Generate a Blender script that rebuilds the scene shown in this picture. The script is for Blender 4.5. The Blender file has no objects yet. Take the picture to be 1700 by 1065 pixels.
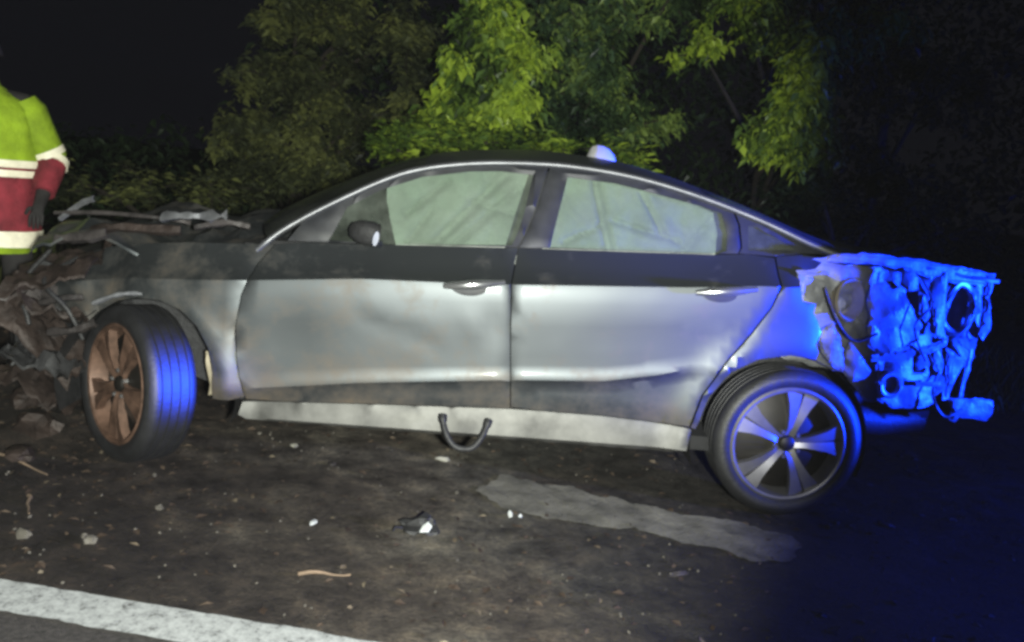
import bpy, bmesh, math, random
from mathutils import Vector, Matrix, noise
from mathutils.geometry import delaunay_2d_cdt

random.seed(11)
sc = bpy.context.scene
COL = sc.collection
R = math.radians
PI = math.pi

# ------------------------------------------------------------------ camera
cam_data = bpy.data.cameras.new('camera')
cam = bpy.data.objects.new('camera', cam_data)
COL.objects.link(cam)
right = Vector((0.99388047, -0.03742448, 0.10392794)).normalized()
fwd = Vector((0.05465523, 0.98422682, -0.16825687)).normalized()
up = right.cross(fwd).normalized()
cam.matrix_world = Matrix(((right.x, up.x, -fwd.x, 1.298), (right.y, up.y, -fwd.y, -4.343),
                           (right.z, up.z, -fwd.z, 1.323), (0, 0, 0, 1)))
cam_data.sensor_width = 36
cam_data.lens = 31.17
cam_data.clip_start = 0.05
cam_data.clip_end = 500
sc.camera = cam

# ------------------------------------------------------------------ night sky
world = bpy.data.worlds.new('World')
sc.world = world
world.use_nodes = True
wn = world.node_tree
bg = wn.nodes['Background']
bg.inputs['Color'].default_value = (0.62, 0.62, 0.95, 1)
bg.inputs['Strength'].default_value = 0.005

# ------------------------------------------------------------------ lamps at the scene
def spot(name, loc, target, power, color, size, blend, radius):
    l = bpy.data.lights.new(name, 'SPOT')
    l.energy = power
    l.color = color
    l.spot_size = R(size)
    l.spot_blend = blend
    l.shadow_soft_size = radius
    o = bpy.data.objects.new(name, l)
    COL.objects.link(o)
    o.location = loc
    o.rotation_euler = (Vector(target) - Vector(loc)).to_track_quat('-Z', 'Y').to_euler()
    return o

# white hand lamp of the rescue crew, held beside the photographer
spot('rescue_hand_lamp', (1.55, -4.75, 1.38), (0.36, 0.0, 0.90), 1500, (0.97, 1.0, 0.91), 69, 0.42, 0.06)
# blue emergency beacon standing off to the right
bl = bpy.data.lights.new('blue_beacon', 'POINT')
bl.energy = 340
bl.color = (0.004, 0.045, 1.0)
bl.shadow_soft_size = 0.09
blo = bpy.data.objects.new('blue_beacon', bl)
COL.objects.link(blo)
blo.location = (5.9, -2.1, 0.98)
# blue spots set at the beacon, the first aimed at the torn rear corner
spot('blue_aimed_spot', (5.9, -2.1, 0.98), (3.12, -0.78, 0.80), 7600, (0.003, 0.036, 1.0), 19.5, 0.55, 0.08)
spot('blue_aimed_spot', (5.9, -2.2, 0.98), (0.26, -0.99, 0.40), 24000, (0.004, 0.055, 1.0), 3.6, 1.0, 0.05)  # added narrow spot that brightens the front tyre alone
spot('blue_aimed_spot', (5.9, -2.1, 1.02), (1.95, -0.05, 1.44), 16000, (0.004, 0.055, 1.0), 2.6, 1.0, 0.05)  # added narrow spot that brightens the roof fin alone

sc.view_settings.view_transform = 'Standard'
sc.view_settings.look = 'None'
sc.view_settings.exposure = 0
sc.view_settings.gamma = 1
sc.cycles.filter_width = 3.2
sc.cycles.max_bounces = 6
sc.cycles.transparent_max_bounces = 12
sc.cycles.caustics_reflective = False
sc.cycles.caustics_refractive = False

# ------------------------------------------------------------------ materials
MATS = {}

def nodes_of(name):
    m = bpy.data.materials.new(name)
    m.use_nodes = True
    nt = m.node_tree
    b = nt.nodes['Principled BSDF']
    return m, nt, b

def add(nt, kind, **kw):
    n = nt.nodes.new(kind)
    for k, v in kw.items():
        setattr(n, k, v)
    return n

def noise_node(nt, scale, detail=5, rough=0.6, coord='Object'):
    tc = add(nt, 'ShaderNodeTexCoord')
    n = add(nt, 'ShaderNodeTexNoise')
    n.inputs['Scale'].default_value = scale
    n.inputs['Detail'].default_value = detail
    n.inputs['Roughness'].default_value = rough
    nt.links.new(tc.outputs[coord], n.inputs['Vector'])
    return n

def ramp(nt, src, stops):
    r = add(nt, 'ShaderNodeValToRGB')
    els = r.color_ramp.elements
    while len(els) < len(stops):
        els.new(0.5)
    for e, (p, c) in zip(els, stops):
        e.position = p
        e.color = c if len(c) == 4 else (*c, 1)
    nt.links.new(src, r.inputs['Fac'])
    return r

def simple(name, col, rough=0.6, metal=0.0, var=0.25, scale=18, bump=0.0, bscale=60, coat=0.0, spec=0.5):
    if name in MATS:
        return MATS[name]
    m, nt, b = nodes_of(name)
    n = noise_node(nt, scale)
    lo = tuple(max(0, c * (1 - var)) for c in col)
    hi = tuple(min(1, c * (1 + var)) for c in col)
    rp = ramp(nt, n.outputs['Fac'], [(0.3, lo), (0.7, hi)])
    nt.links.new(rp.outputs['Color'], b.inputs['Base Color'])
    b.inputs['Roughness'].default_value = rough
    b.inputs['Metallic'].default_value = metal
    b.inputs['Coat Weight'].default_value = coat
    b.inputs['Coat Roughness'].default_value = 0.12
    b.inputs['Specular IOR Level'].default_value = spec
    if bump:
        n2 = noise_node(nt, bscale, 6)
        bp = add(nt, 'ShaderNodeBump')
        bp.inputs['Strength'].default_value = bump
        bp.inputs['Distance'].default_value = 0.02
        nt.links.new(n2.outputs['Fac'], bp.inputs['Height'])
        nt.links.new(bp.outputs['Normal'], b.inputs['Normal'])
    MATS[name] = m
    return m

def paint_material():
    m, nt, b = nodes_of('silver_paint')
    b.inputs['Metallic'].default_value = 0.88
    b.inputs['Coat Weight'].default_value = 0.12
    b.inputs['Coat Roughness'].default_value = 0.15
    n = noise_node(nt, 5.5, 9, 0.72)
    tc = add(nt, 'ShaderNodeTexCoord')
    sep = add(nt, 'ShaderNodeSeparateXYZ')
    nt.links.new(tc.outputs['Object'], sep.inputs[0])
    # road dirt: more of it low on the body and towards the smashed front
    mr = add(nt, 'ShaderNodeMapRange')
    mr.inputs['From Min'].default_value = 0.20
    mr.inputs['From Max'].default_value = 0.62
    mr.inputs['To Min'].default_value = 0.20
    mr.inputs['To Max'].default_value = -0.05
    nt.links.new(sep.outputs['Z'], mr.inputs['Value'])
    mx = add(nt, 'ShaderNodeMapRange')
    mx.inputs['From Min'].default_value = -0.2
    mx.inputs['From Max'].default_value = 1.9
    mx.inputs['To Min'].default_value = 0.13
    mx.inputs['To Max'].default_value = 0.0
    nt.links.new(sep.outputs['X'], mx.inputs['Value'])
    a1 = add(nt, 'ShaderNodeMath', operation='ADD')
    a2 = add(nt, 'ShaderNodeMath', operation='ADD')
    nt.links.new(n.outputs['Fac'], a1.inputs[0])
    nt.links.new(mr.outputs['Result'], a1.inputs[1])
    nt.links.new(a1.outputs[0], a2.inputs[0])
    nt.links.new(mx.outputs['Result'], a2.inputs[1])
    fac = ramp(nt, a2.outputs[0], [(0.52, (0, 0, 0)), (0.86, (1, 1, 1))])
    mix = add(nt, 'ShaderNodeMixRGB')
    mix.inputs['Color1'].default_value = (0.098, 0.107, 0.111, 1)
    mix.inputs['Color2'].default_value = (0.115, 0.092, 0.068, 1)
    nt.links.new(fac.outputs['Color'], mix.inputs['Fac'])
    nt.links.new(mix.outputs['Color'], b.inputs['Base Color'])
    me_ = add(nt, 'ShaderNodeMapRange')
    me_.inputs['To Min'].default_value = 0.88
    me_.inputs['To Max'].default_value = 0.15
    nt.links.new(fac.outputs['Color'], me_.inputs['Value'])
    nt.links.new(me_.outputs['Result'], b.inputs['Metallic'])
    rr = add(nt, 'ShaderNodeMapRange')
    rr.inputs['To Min'].default_value = 0.50
    rr.inputs['To Max'].default_value = 0.58
    nt.links.new(fac.outputs['Color'], rr.inputs['Value'])
    nt.links.new(rr.outputs['Result'], b.inputs['Roughness'])
    # faint waviness of beaten sheet metal
    n2 = noise_node(nt, 3.0, 2)
    bp = add(nt, 'ShaderNodeBump')
    bp.inputs['Strength'].default_value = 0.04
    bp.inputs['Distance'].default_value = 0.03
    nt.links.new(n2.outputs['Fac'], bp.inputs['Height'])
    nt.links.new(bp.outputs['Normal'], b.inputs['Normal'])
    return m

def glass_material(name, tint, gloss, rough=0.03):
    m = bpy.data.materials.new(name)
    m.use_nodes = True
    nt = m.node_tree
    nt.nodes.clear()
    out = add(nt, 'ShaderNodeOutputMaterial')
    tr = add(nt, 'ShaderNodeBsdfTransparent')
    tr.inputs['Color'].default_value = (*tint, 1)
    gl = add(nt, 'ShaderNodeBsdfGlossy')
    gl.inputs['Color'].default_value = (0.9, 0.95, 0.95, 1)
    n = noise_node(nt, 9, 6)
    rr = add(nt, 'ShaderNodeMapRange')
    rr.inputs['To Min'].default_value = rough
    rr.inputs['To Max'].default_value = rough + 0.12
    nt.links.new(n.outputs['Fac'], rr.inputs['Value'])
    nt.links.new(rr.outputs['Result'], gl.inputs['Roughness'])
    fr = add(nt, 'ShaderNodeFresnel')
    fr.inputs['IOR'].default_value = 1.5
    mu = add(nt, 'ShaderNodeMath', operation='MULTIPLY')
    mu.inputs[1].default_value = gloss
    nt.links.new(fr.outputs[0], mu.inputs[0])
    mx = add(nt, 'ShaderNodeMixShader')
    nt.links.new(mu.outputs[0], mx.inputs[0])
    nt.links.new(tr.outputs[0], mx.inputs[1])
    nt.links.new(gl.outputs[0], mx.inputs[2])
    # film of dust on the pane
    df = add(nt, 'ShaderNodeBsdfDiffuse')
    df.inputs['Color'].default_value = (0.34, 0.37, 0.32, 1)
    n2 = noise_node(nt, 4, 8, 0.7)
    d2 = add(nt, 'ShaderNodeMapRange')
    d2.inputs['From Min'].default_value = 0.35
    d2.inputs['From Max'].default_value = 0.8
    d2.inputs['To Min'].default_value = 0.03
    d2.inputs['To Max'].default_value = 0.22
    nt.links.new(n2.outputs['Fac'], d2.inputs['Value'])
    m2 = add(nt, 'ShaderNodeMixShader')
    nt.links.new(d2.outputs['Result'], m2.inputs[0])
    nt.links.new(mx.outputs[0], m2.inputs[1])
    nt.links.new(df.outputs[0], m2.inputs[2])
    nt.links.new(m2.outputs[0], out.inputs['Surface'])
    return m

def leaf_material(name, stops, trans=0.35, rough=0.45):
    m, nt, b = nodes_of(name)
    at = add(nt, 'ShaderNodeAttribute', attribute_name='leaf_tone')
    rp = ramp(nt, at.outputs['Fac'], stops)
    nt.links.new(rp.outputs['Color'], b.inputs['Base Color'])
    b.inputs['Roughness'].default_value = rough
    tl = add(nt, 'ShaderNodeBsdfTranslucent')
    nt.links.new(rp.outputs['Color'], tl.inputs['Color'])
    mx = add(nt, 'ShaderNodeMixShader')
    mx.inputs[0].default_value = trans
    nt.links.new(b.outputs[0], mx.inputs[1])
    nt.links.new(tl.outputs[0], mx.inputs[2])
    nt.links.new(mx.outputs[0], nt.nodes['Material Output'].inputs['Surface'])
    return m

def ground_material():
    m, nt, b = nodes_of('shoulder_dirt')
    n1 = noise_node(nt, 0.9, 7, 0.62)
    n2 = noise_node(nt, 7.5, 9, 0.72)
    n3 = noise_node(nt, 70, 5, 0.7)
    c1 = ramp(nt, n1.outputs['Fac'], [(0.36, (0.044, 0.033, 0.026)), (0.50, (0.090, 0.076, 0.060)), (0.62, (0.160, 0.148, 0.122))])
    c2 = ramp(nt, n2.outputs['Fac'], [(0.34, (0.30, 0.28, 0.27)), (0.52, (0.85, 0.83, 0.80)), (0.68, (1.75, 1.65, 1.45))])
    mul = add(nt, 'ShaderNodeMixRGB', blend_type='MULTIPLY')
    mul.inputs['Fac'].default_value = 1
    nt.links.new(c1.outputs['Color'], mul.inputs['Color1'])
    nt.links.new(c2.outputs['Color'], mul.inputs['Color2'])
    c3 = ramp(nt, n3.outputs['Fac'], [(0.35, (0.55, 0.55, 0.55)), (0.62, (1.15, 1.15, 1.15)), (0.78, (1.5, 1.45, 1.35))])
    mu2 = add(nt, 'ShaderNodeMixRGB', blend_type='MULTIPLY')
    mu2.inputs['Fac'].default_value = 1
    nt.links.new(mul.outputs['Color'], mu2.inputs['Color1'])
    nt.links.new(c3.outputs['Color'], mu2.inputs['Color2'])
    # dark torn-up soil towards the smashed front of the car
    tc = add(nt, 'ShaderNodeTexCoord')
    sx = add(nt, 'ShaderNodeSeparateXYZ')
    nt.links.new(tc.outputs['Object'], sx.inputs[0])
    sh_ = add(nt, 'ShaderNodeMath', operation='MULTIPLY_ADD')
    sh_.inputs[1].default_value = 1.3
    nt.links.new(n1.outputs['Fac'], sh_.inputs[0])
    nt.links.new(sx.outputs['X'], sh_.inputs[2])
    ms_ = add(nt, 'ShaderNodeMapRange')
    ms_.inputs['From Min'].default_value = 0.9
    ms_.inputs['From Max'].default_value = 1.85
    nt.links.new(sh_.outputs[0], ms_.inputs['Value'])
    so = add(nt, 'ShaderNodeMixRGB')
    so.inputs['Color1'].default_value = (0.24, 0.19, 0.175, 1)
    so.inputs['Color2'].default_value = (1, 1, 1, 1)
    nt.links.new(ms_.outputs['Result'], so.inputs['Fac'])
    mu3 = add(nt, 'ShaderNodeMixRGB', blend_type='MULTIPLY')
    mu3.inputs['Fac'].default_value = 1
    nt.links.new(mu2.outputs['Color'], mu3.inputs['Color1'])
    nt.links.new(so.outputs['Color'], mu3.inputs['Color2'])
    # ground colour darkened towards the right
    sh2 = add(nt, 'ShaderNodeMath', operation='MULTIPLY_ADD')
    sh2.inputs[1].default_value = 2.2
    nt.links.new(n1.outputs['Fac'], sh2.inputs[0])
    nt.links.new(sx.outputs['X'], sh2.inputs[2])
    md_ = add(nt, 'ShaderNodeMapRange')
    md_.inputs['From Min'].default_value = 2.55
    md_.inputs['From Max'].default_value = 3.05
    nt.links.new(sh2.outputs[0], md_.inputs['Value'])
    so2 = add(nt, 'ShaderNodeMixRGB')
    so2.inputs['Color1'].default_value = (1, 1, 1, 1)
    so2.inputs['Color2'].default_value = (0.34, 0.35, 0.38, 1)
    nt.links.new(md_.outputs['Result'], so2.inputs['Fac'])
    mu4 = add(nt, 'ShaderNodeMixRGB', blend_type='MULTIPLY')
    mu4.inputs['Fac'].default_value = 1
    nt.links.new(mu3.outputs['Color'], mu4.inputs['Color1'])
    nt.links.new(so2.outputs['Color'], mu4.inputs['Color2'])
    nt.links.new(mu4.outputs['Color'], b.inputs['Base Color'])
    rr = ramp(nt, n2.outputs['Fac'], [(0.3, (0.55,) * 3), (0.6, (0.9,) * 3)])
    nt.links.new(rr.outputs['Color'], b.inputs['Roughness'])
    bp = add(nt, 'ShaderNodeBump')
    bp.inputs['Strength'].default_value = 0.7
    bp.inputs['Distance'].default_value = 0.012
    nt.links.new(n3.outputs['Fac'], bp.inputs['Height'])
    bp2 = add(nt, 'ShaderNodeBump')
    bp2.inputs['Strength'].default_value = 0.6
    bp2.inputs['Distance'].default_value = 0.04
    nt.links.new(n2.outputs['Fac'], bp2.inputs['Height'])
    nt.links.new(bp.outputs['Normal'], bp2.inputs['Normal'])
    nt.links.new(bp2.outputs['Normal'], b.inputs['Normal'])
    return m

def line_material():
    m, nt, b = nodes_of('road_line_paint')
    n = noise_node(nt, 26, 8, 0.75)
    n2 = noise_node(nt, 130, 4, 0.6)
    a = add(nt, 'ShaderNodeMath', operation='ADD')
    h = add(nt, 'ShaderNodeMath', operation='MULTIPLY')
    h.inputs[1].default_value = 0.5
    nt.links.new(n2.outputs['Fac'], h.inputs[0])
    nt.links.new(n.outputs['Fac'], a.inputs[0])
    nt.links.new(h.outputs[0], a.inputs[1])
    rp = ramp(nt, a.outputs[0], [(0.58, (0.07, 0.07, 0.065)), (0.67, (0.27, 0.28, 0.28)), (0.85, (0.42, 0.435, 0.43))])
    nt.links.new(rp.outputs['Color'], b.inputs['Base Color'])
    b.inputs['Roughness'].default_value = 0.8
    return m

M_paint = paint_material()
M_bare = simple('bare_metal', (0.24, 0.245, 0.26), 0.42, 0.55, 0.35, 12, 0.25, 25)
M_sill = simple('dusty_sill_paint', (0.088, 0.087, 0.080), 0.5, 0.5, 0.5, 6)
M_inner = simple('primed_metal', (0.19, 0.195, 0.20), 0.45, 0.15, 0.35, 10, 0.25, 25)
M_alloy_brown = simple('brown_alloy', (0.13, 0.078, 0.055), 0.5, 0.4, 0.6, 16)  # darker brown alloy for the front wheel
M_black = simple('black_trim', (0.012, 0.013, 0.016), 0.55, 0, 0.3, 20)
M_plastic = simple('black_plastic', (0.02, 0.02, 0.021), 0.55, 0, 0.4, 30, 0.2, 80)
M_rubber = simple('tyre_rubber', (0.012, 0.012, 0.013), 0.55, 0, 0.4, 14, 0.15, 60, spec=0.65)
M_alloy = simple('alloy_rim', (0.25, 0.245, 0.255), 0.40, 0.7, 0.2, 10)
M_pocket = simple('dark_alloy', (0.016, 0.014, 0.012), 0.5, 0.4, 0.3, 20)
M_disc = simple('rusty_disc', (0.16, 0.115, 0.085), 0.55, 0.4, 0.5, 40)
M_dark = simple('dark_interior', (0.012, 0.012, 0.013), 0.85, 0, 0.4, 12)
M_fabric = simple('airbag_cloth', (0.37, 0.39, 0.36), 0.9, 0, 0.22, 5, 0.3, 20)
M_wind = glass_material('side_glass', (0.80, 0.855, 0.81), 0.75)
M_dglass = glass_material('cracked_glass', (0.10, 0.12, 0.12), 0.8, 0.10)
M_chrome = simple('chrome', (0.66, 0.67, 0.68), 0.22, 0.9, 0.1, 10)
M_rail = simple('roof_rail_silver', (0.12, 0.123, 0.13), 0.42, 0.7, 0.25, 9)
M_mirror = simple('mirror_glass_glint', (0.85, 0.87, 0.88), 0.28, 1.0, 0.05, 4)
M_beige = simple('beige_plastic', (0.30, 0.26, 0.18), 0.6, 0, 0.3, 14, 0.2, 30)
M_rust = simple('muddy_metal', (0.034, 0.024, 0.020), 0.6, 0.3, 0.6, 10, 0.5, 24)
M_scuff = simple('scuffed_plastic', (0.050, 0.044, 0.043), 0.5, 0.1, 0.7, 9, 0.4, 30)
M_pale = simple('pale_scrap', (0.30, 0.29, 0.24), 0.6, 0, 0.3, 14, 0.2, 30)
M_white = simple('white_highlight', (0.48, 0.50, 0.50), 0.4, 0, 0.2, 14)
M_ground = ground_material()
M_line = line_material()
M_asph = simple('asphalt', (0.045, 0.040, 0.038), 0.75, 0, 0.55, 60, 0.7, 160)
M_pale_ground = simple('pale_ground', (0.165, 0.158, 0.132), 0.9, 0, 0.45, 9, 0.6, 60)
M_earth = simple('dark_earth', (0.02, 0.022, 0.014), 0.95, 0, 0.5, 2, 0.5, 12)
M_bark = simple('bark', (0.026, 0.021, 0.015), 0.9, 0, 0.4, 12, 0.8, 40)
M_lime = simple('lime_cloth', (0.24, 0.36, 0.010), 0.85, 0, 0.35, 7, 0.9, 11)
M_red = simple('red_cloth', (0.19, 0.018, 0.028), 0.85, 0, 0.55, 8, 0.9, 11)
M_refl = simple('reflective_band', (0.85, 0.80, 0.62), 0.55, 0.0, 0.12, 30)
M_navy = simple('dark_trousers', (0.022, 0.020, 0.020), 0.9, 0, 0.4, 8, 0.3, 14)
M_skin = simple('skin', (0.42, 0.26, 0.19), 0.55, 0, 0.1, 12)
M_stone = simple('gravel_stone', (0.10, 0.09, 0.075), 0.85, 0, 0.7, 3)
M_twig = simple('dry_twig', (0.17, 0.12, 0.08), 0.9, 0, 0.5, 9)
M_hair = simple('helmet_shell', (0.035, 0.03, 0.035), 0.5, 0, 0.1, 9)
L_lime = leaf_material('lime_leaves', [(0.0, (0.016, 0.030, 0.010)), (0.5, (0.13, 0.22, 0.04)), (1.0, (0.45, 0.60, 0.06))], 0.38)
L_mid = leaf_material('green_leaves', [(0.0, (0.018, 0.036, 0.016)), (0.6, (0.07, 0.125, 0.045)), (1.0, (0.22, 0.31, 0.07))], 0.3)
L_dull = leaf_material('dull_leaves', [(0.0, (0.026, 0.032, 0.018)), (0.6, (0.080, 0.095, 0.042)), (1.0, (0.20, 0.22, 0.07))], 0.3)
L_dark = leaf_material('dark_leaves', [(0.0, (0.008, 0.016, 0.009)), (1.0, (0.035, 0.06, 0.025))], 0.25)
L_litter = leaf_material('fallen_leaves', [(0.0, (0.035, 0.022, 0.015)), (0.8, (0.085, 0.06, 0.042)), (1.0, (0.20, 0.165, 0.115))], 0.1, 0.7)

# ------------------------------------------------------------------ mesh helpers
def obj(name, verts, faces, mat, parent=None, angle=35, flat=False):
    me = bpy.data.meshes.new(name)
    me.from_pydata([tuple(v) for v in verts], [], faces)
    me.validate()
    me.materials.append(mat)
    bm = bmesh.new()
    bm.from_mesh(me)
    bmesh.ops.recalc_face_normals(bm, faces=bm.faces)
    bm.to_mesh(me)
    bm.free()
    if not flat:
        me.polygons.foreach_set('use_smooth', [True] * len(me.polygons))
        me.set_sharp_from_angle(angle=R(angle))
    o = bpy.data.objects.new(name, me)
    COL.objects.link(o)
    if parent:
        o.parent = parent
    return o

def empty(name, loc=(0, 0, 0), parent=None):
    o = bpy.data.objects.new(name, None)
    COL.objects.link(o)
    o.location = loc
    if parent:
        o.parent = parent
    o.empty_display_size = 0.1
    return o

def tag(o, label=None, cat=None, group=None, kind=None):
    if label: o['label'] = label
    if cat: o['category'] = cat
    if group: o['group'] = group
    if kind: o['kind'] = kind
    return o

def interp(x, xs, ys):
    if x <= xs[0]: return ys[0]
    for i in range(1, len(xs)):
        if x <= xs[i]:
            t = (x - xs[i - 1]) / (xs[i] - xs[i - 1])
            return ys[i - 1] + t * (ys[i] - ys[i - 1])
    return ys[-1]

def fbm(x, y, z, o=4):
    return noise.fractal(Vector((x, y, z)), 1.0, 2.0, o)

class MB:
    def __init__(s):
        s.v = []; s.f = []
    def put(s, v, f):
        o = len(s.v)
        s.v += [Vector(p) for p in v]
        s.f += [tuple(i + o for i in q) for q in f]
    def box(s, c, size, rot=None, jit=0):
        hx, hy, hz = (k / 2 for k in size)
        v = [Vector((sx * hx, sy * hy, sz * hz)) for sx in (-1, 1) for sy in (-1, 1) for sz in (-1, 1)]
        if jit: v = [p + Vector([random.uniform(-jit, jit) for _ in range(3)]) for p in v]
        if rot is not None: v = [rot @ p for p in v]
        v = [p + Vector(c) for p in v]
        s.put(v, [(0, 1, 3, 2), (4, 6, 7, 5), (0, 4, 5, 1), (2, 3, 7, 6), (0, 2, 6, 4), (1, 5, 7, 3)])
    def tube(s, path, rad, n=8, cap=True):
        path = [Vector(p) for p in path]
        if not isinstance(rad, (list, tuple)): rad = [rad] * len(path)
        base = len(s.v)
        ref = Vector((0, 0, 1))
        for i, p in enumerate(path):
            d = (path[min(i + 1, len(path) - 1)] - path[max(i - 1, 0)]).normalized()
            a = d.cross(ref)
            if a.length < 0.05: a = d.cross(Vector((1, 0, 0)))
            a.normalize()
            b = d.cross(a)
            for k in range(n):
                t = 2 * PI * k / n
                s.v.append(p + (a * math.cos(t) + b * math.sin(t)) * rad[i])
        for i in range(len(path) - 1):
            for k in range(n):
                k2 = (k + 1) % n
                s.f.append((base + i * n + k, base + i * n + k2, base + (i + 1) * n + k2, base + (i + 1) * n + k))
        if cap:
            s.f.append(tuple(base + k for k in range(n)))
            s.f.append(tuple(base + (len(path) - 1) * n + k for k in range(n)))
    def lathe(s, prof, n=48, close=False):
        # profile of (radius, y), revolved about the Y axis
        base = len(s.v); m = len(prof)
        for k in range(n):
            t = 2 * PI * k / n
            for r_, y in prof:
                s.v.append(Vector((r_ * math.cos(t), y, r_ * math.sin(t))))
        for k in range(n):
            k2 = (k + 1) % n
            for i in range(m if close else m - 1):
                j = (i + 1) % m
                s.f.append((base + k * m + i, base + k * m + j, base + k2 * m + j, base + k2 * m + i))
    def build(s, name, mat, parent=None, angle=35, flat=False):
        return obj(name, s.v, s.f, mat, parent, angle, flat)

def resample(poly, step):
    out = []
    n = len(poly)
    for i in range(n):
        a, b = Vector(poly[i]), Vector(poly[(i + 1) % n])
        k = max(1, int((b - a).length / step))
        for j in range(k):
            out.append(a + (b - a) * (j / k))
    return out

def smooth_poly(pts, closed=False, sub=4):
    # Catmull-Rom through the points
    n = len(pts); out = []
    P = [Vector(p) for p in pts]
    rng = range(n if closed else n - 1)
    for i in rng:
        p0 = P[(i - 1) % n] if closed or i > 0 else P[0]
        p1 = P[i]; p2 = P[(i + 1) % n]
        p3 = P[(i + 2) % n] if closed or i + 2 < n else P[-1]
        for k in range(sub):
            t = k / sub
            out.append(0.5 * ((2 * p1) + (p2 - p0) * t + (2 * p0 - 5 * p1 + 4 * p2 - p3) * t * t + (3 * p1 - p0 - 3 * p2 + p3) * t ** 3))
    if not closed: out.append(P[-1])
    return out

def inside(p, poly):
    x, y = p[0], p[1]; c = False
    j = len(poly) - 1
    for i in range(len(poly)):
        xi, yi = poly[i][0], poly[i][1]; xj, yj = poly[j][0], poly[j][1]
        if (yi > y) != (yj > y) and x < (xj - xi) * (y - yi) / (yj - yi) + xi:
            c = not c
        j = i
    return c

def edge_dist(p, poly):
    best = 9
    for i in range(len(poly)):
        a = poly[i]; b = poly[(i + 1) % len(poly)]
        ab = b - a; L = ab.length_squared
        t = max(0, min(1, (p - a).dot(ab) / L)) if L else 0
        best = min(best, (p - (a + ab * t)).length)
    return best

def panel(name, outline, yfun, mat, parent, holes=(), step=0.035, t=0.016, rows=None, sign=1, roll=0.006, angle=30, flat=False):
    """A sheet of given thickness over an outline in the car's x-z plane, lifted sideways by yfun(x, z)."""
    out = resample(outline, step * 0.8)
    hs = [resample(h, step * 0.8) for h in holes]
    pts = []; edges = []
    for loop in [out] + hs:
        o = len(pts)
        pts += loop
        edges += [(o + i, o + (i + 1) % len(loop)) for i in range(len(loop))]
    nb = len(pts)
    x0 = min(p.x for p in out); x1 = max(p.x for p in out)
    z0 = min(p.y for p in out); z1 = max(p.y for p in out)
    nx = max(1, int((x1 - x0) / step))
    for i in range(nx + 1):
        x = x0 + (x1 - x0) * (i + 0.5) / (nx + 1)
        if rows: zs = [z for z in rows(x) if z0 < z < z1]
        else:
            nz = max(1, int((z1 - z0) / step))
            zs = [z0 + (z1 - z0) * (k + 0.5) / (nz + 1) for k in range(nz + 1)]
        for z in zs:
            p = Vector((x, z))
            if inside(p, out) and not any(inside(p, h) for h in hs):
                if min([edge_dist(p, out)] + [edge_dist(p, h) for h in hs]) > step * 0.28:
                    pts.append(p)
    v, e, f, ov, oe, of = delaunay_2d_cdt(pts, edges, [], 0, 1e-5)
    tris = []
    for q in f:
        c = (v[q[0]] + v[q[1]] + v[q[2]]) / 3
        if inside(c, out) and not any(inside(c, h) for h in hs):
            tris.append(tuple(q))
    cnt = {}
    for q in tris:
        for a, b in ((q[0], q[1]), (q[1], q[2]), (q[2], q[0])):
            cnt[(min(a, b), max(a, b))] = cnt.get((min(a, b), max(a, b)), 0) + 1
    bnd = [k for k, c in cnt.items() if c == 1]
    bv = {i for k in bnd for i in k}
    n = len(v)
    V = []
    for i, p in enumerate(v):
        y = yfun(p.x, p.y)
        V.append((p.x, sign * (y + (roll if i in bv else 0)), p.y))
    for i, p in enumerate(v):
        V.append((p.x, sign * (yfun(p.x, p.y) + t), p.y))
    F = tris + [(q[2] + n, q[1] + n, q[0] + n) for q in tris] + [(a, b, b + n, a + n) for a, b in bnd]
    return obj(name, V, F, mat, parent, angle, flat)

# ------------------------------------------------------------------ ground
def shoulder_h(x, y):
    h = 0.010 * fbm(x * 1.3, y * 1.3, 1.7) + 0.005 * fbm(x * 6, y * 6, 4.2)
    if x < 0.2 and y > -1.4:                      # ploughed-up soil in front of the car
        k = min(1, (0.2 - x) / 0.7) * min(1, (y + 1.4) / 0.6)
        h += 0.05 * k * (0.6 + fbm(x * 3.2, y * 3.2, 9.0))
    if y > 1.3:                                   # bank rising to the hedge
        h += 0.05 * (y - 1.3)
    near_line = y + 1.886 + 0.1685 * (x - 0.035)
    if near_line < 0.25: h *= max(0.0, near_line / 0.25)
    return max(-0.004, h) + 0.004

ground = obj('ground', [(-90, -60, -0.012), (90, -60, -0.012), (90, 90, -0.012), (-90, 90, -0.012)], [(0, 1, 2, 3)], M_earth)
tag(ground, kind='structure')
def grid_sheet(name, x0, x1, y0, y1, nx, ny, zf, mat, yf=None):
    V = []; F = []
    for j in range(ny + 1):
        for i in range(nx + 1):
            x = x0 + (x1 - x0) * i / nx
            a = yf(x) if yf else y0
            y = a + (y1 - a) * (j / ny) ** 1.35
            V.append((x, y, zf(x, y)))
    for j in range(ny):
        for i in range(nx):
            a = j * (nx + 1) + i
            F.append((a, a + 1, a + nx + 2, a + nx + 1))
    return obj(name, V, F, mat, None, 60)
line_far = lambda x: -1.886 - 0.1685 * (x - 0.035)     # far edge of the painted line
line_near = lambda x: -2.045 - 0.1685 * (x - 0.035)
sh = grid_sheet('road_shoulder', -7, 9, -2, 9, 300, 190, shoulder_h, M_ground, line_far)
tag(sh, kind='structure')
road = obj('road', [(-30, line_far(-30) + 0.05, -0.002), (30, line_far(30) + 0.05, -0.002), (30, line_far(30) - 7, -0.002), (-30, line_far(-30) - 7, -0.002)], [(0, 1, 2, 3)], M_asph)
tag(road, kind='structure')
V = []; F = []
N = 420
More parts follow.
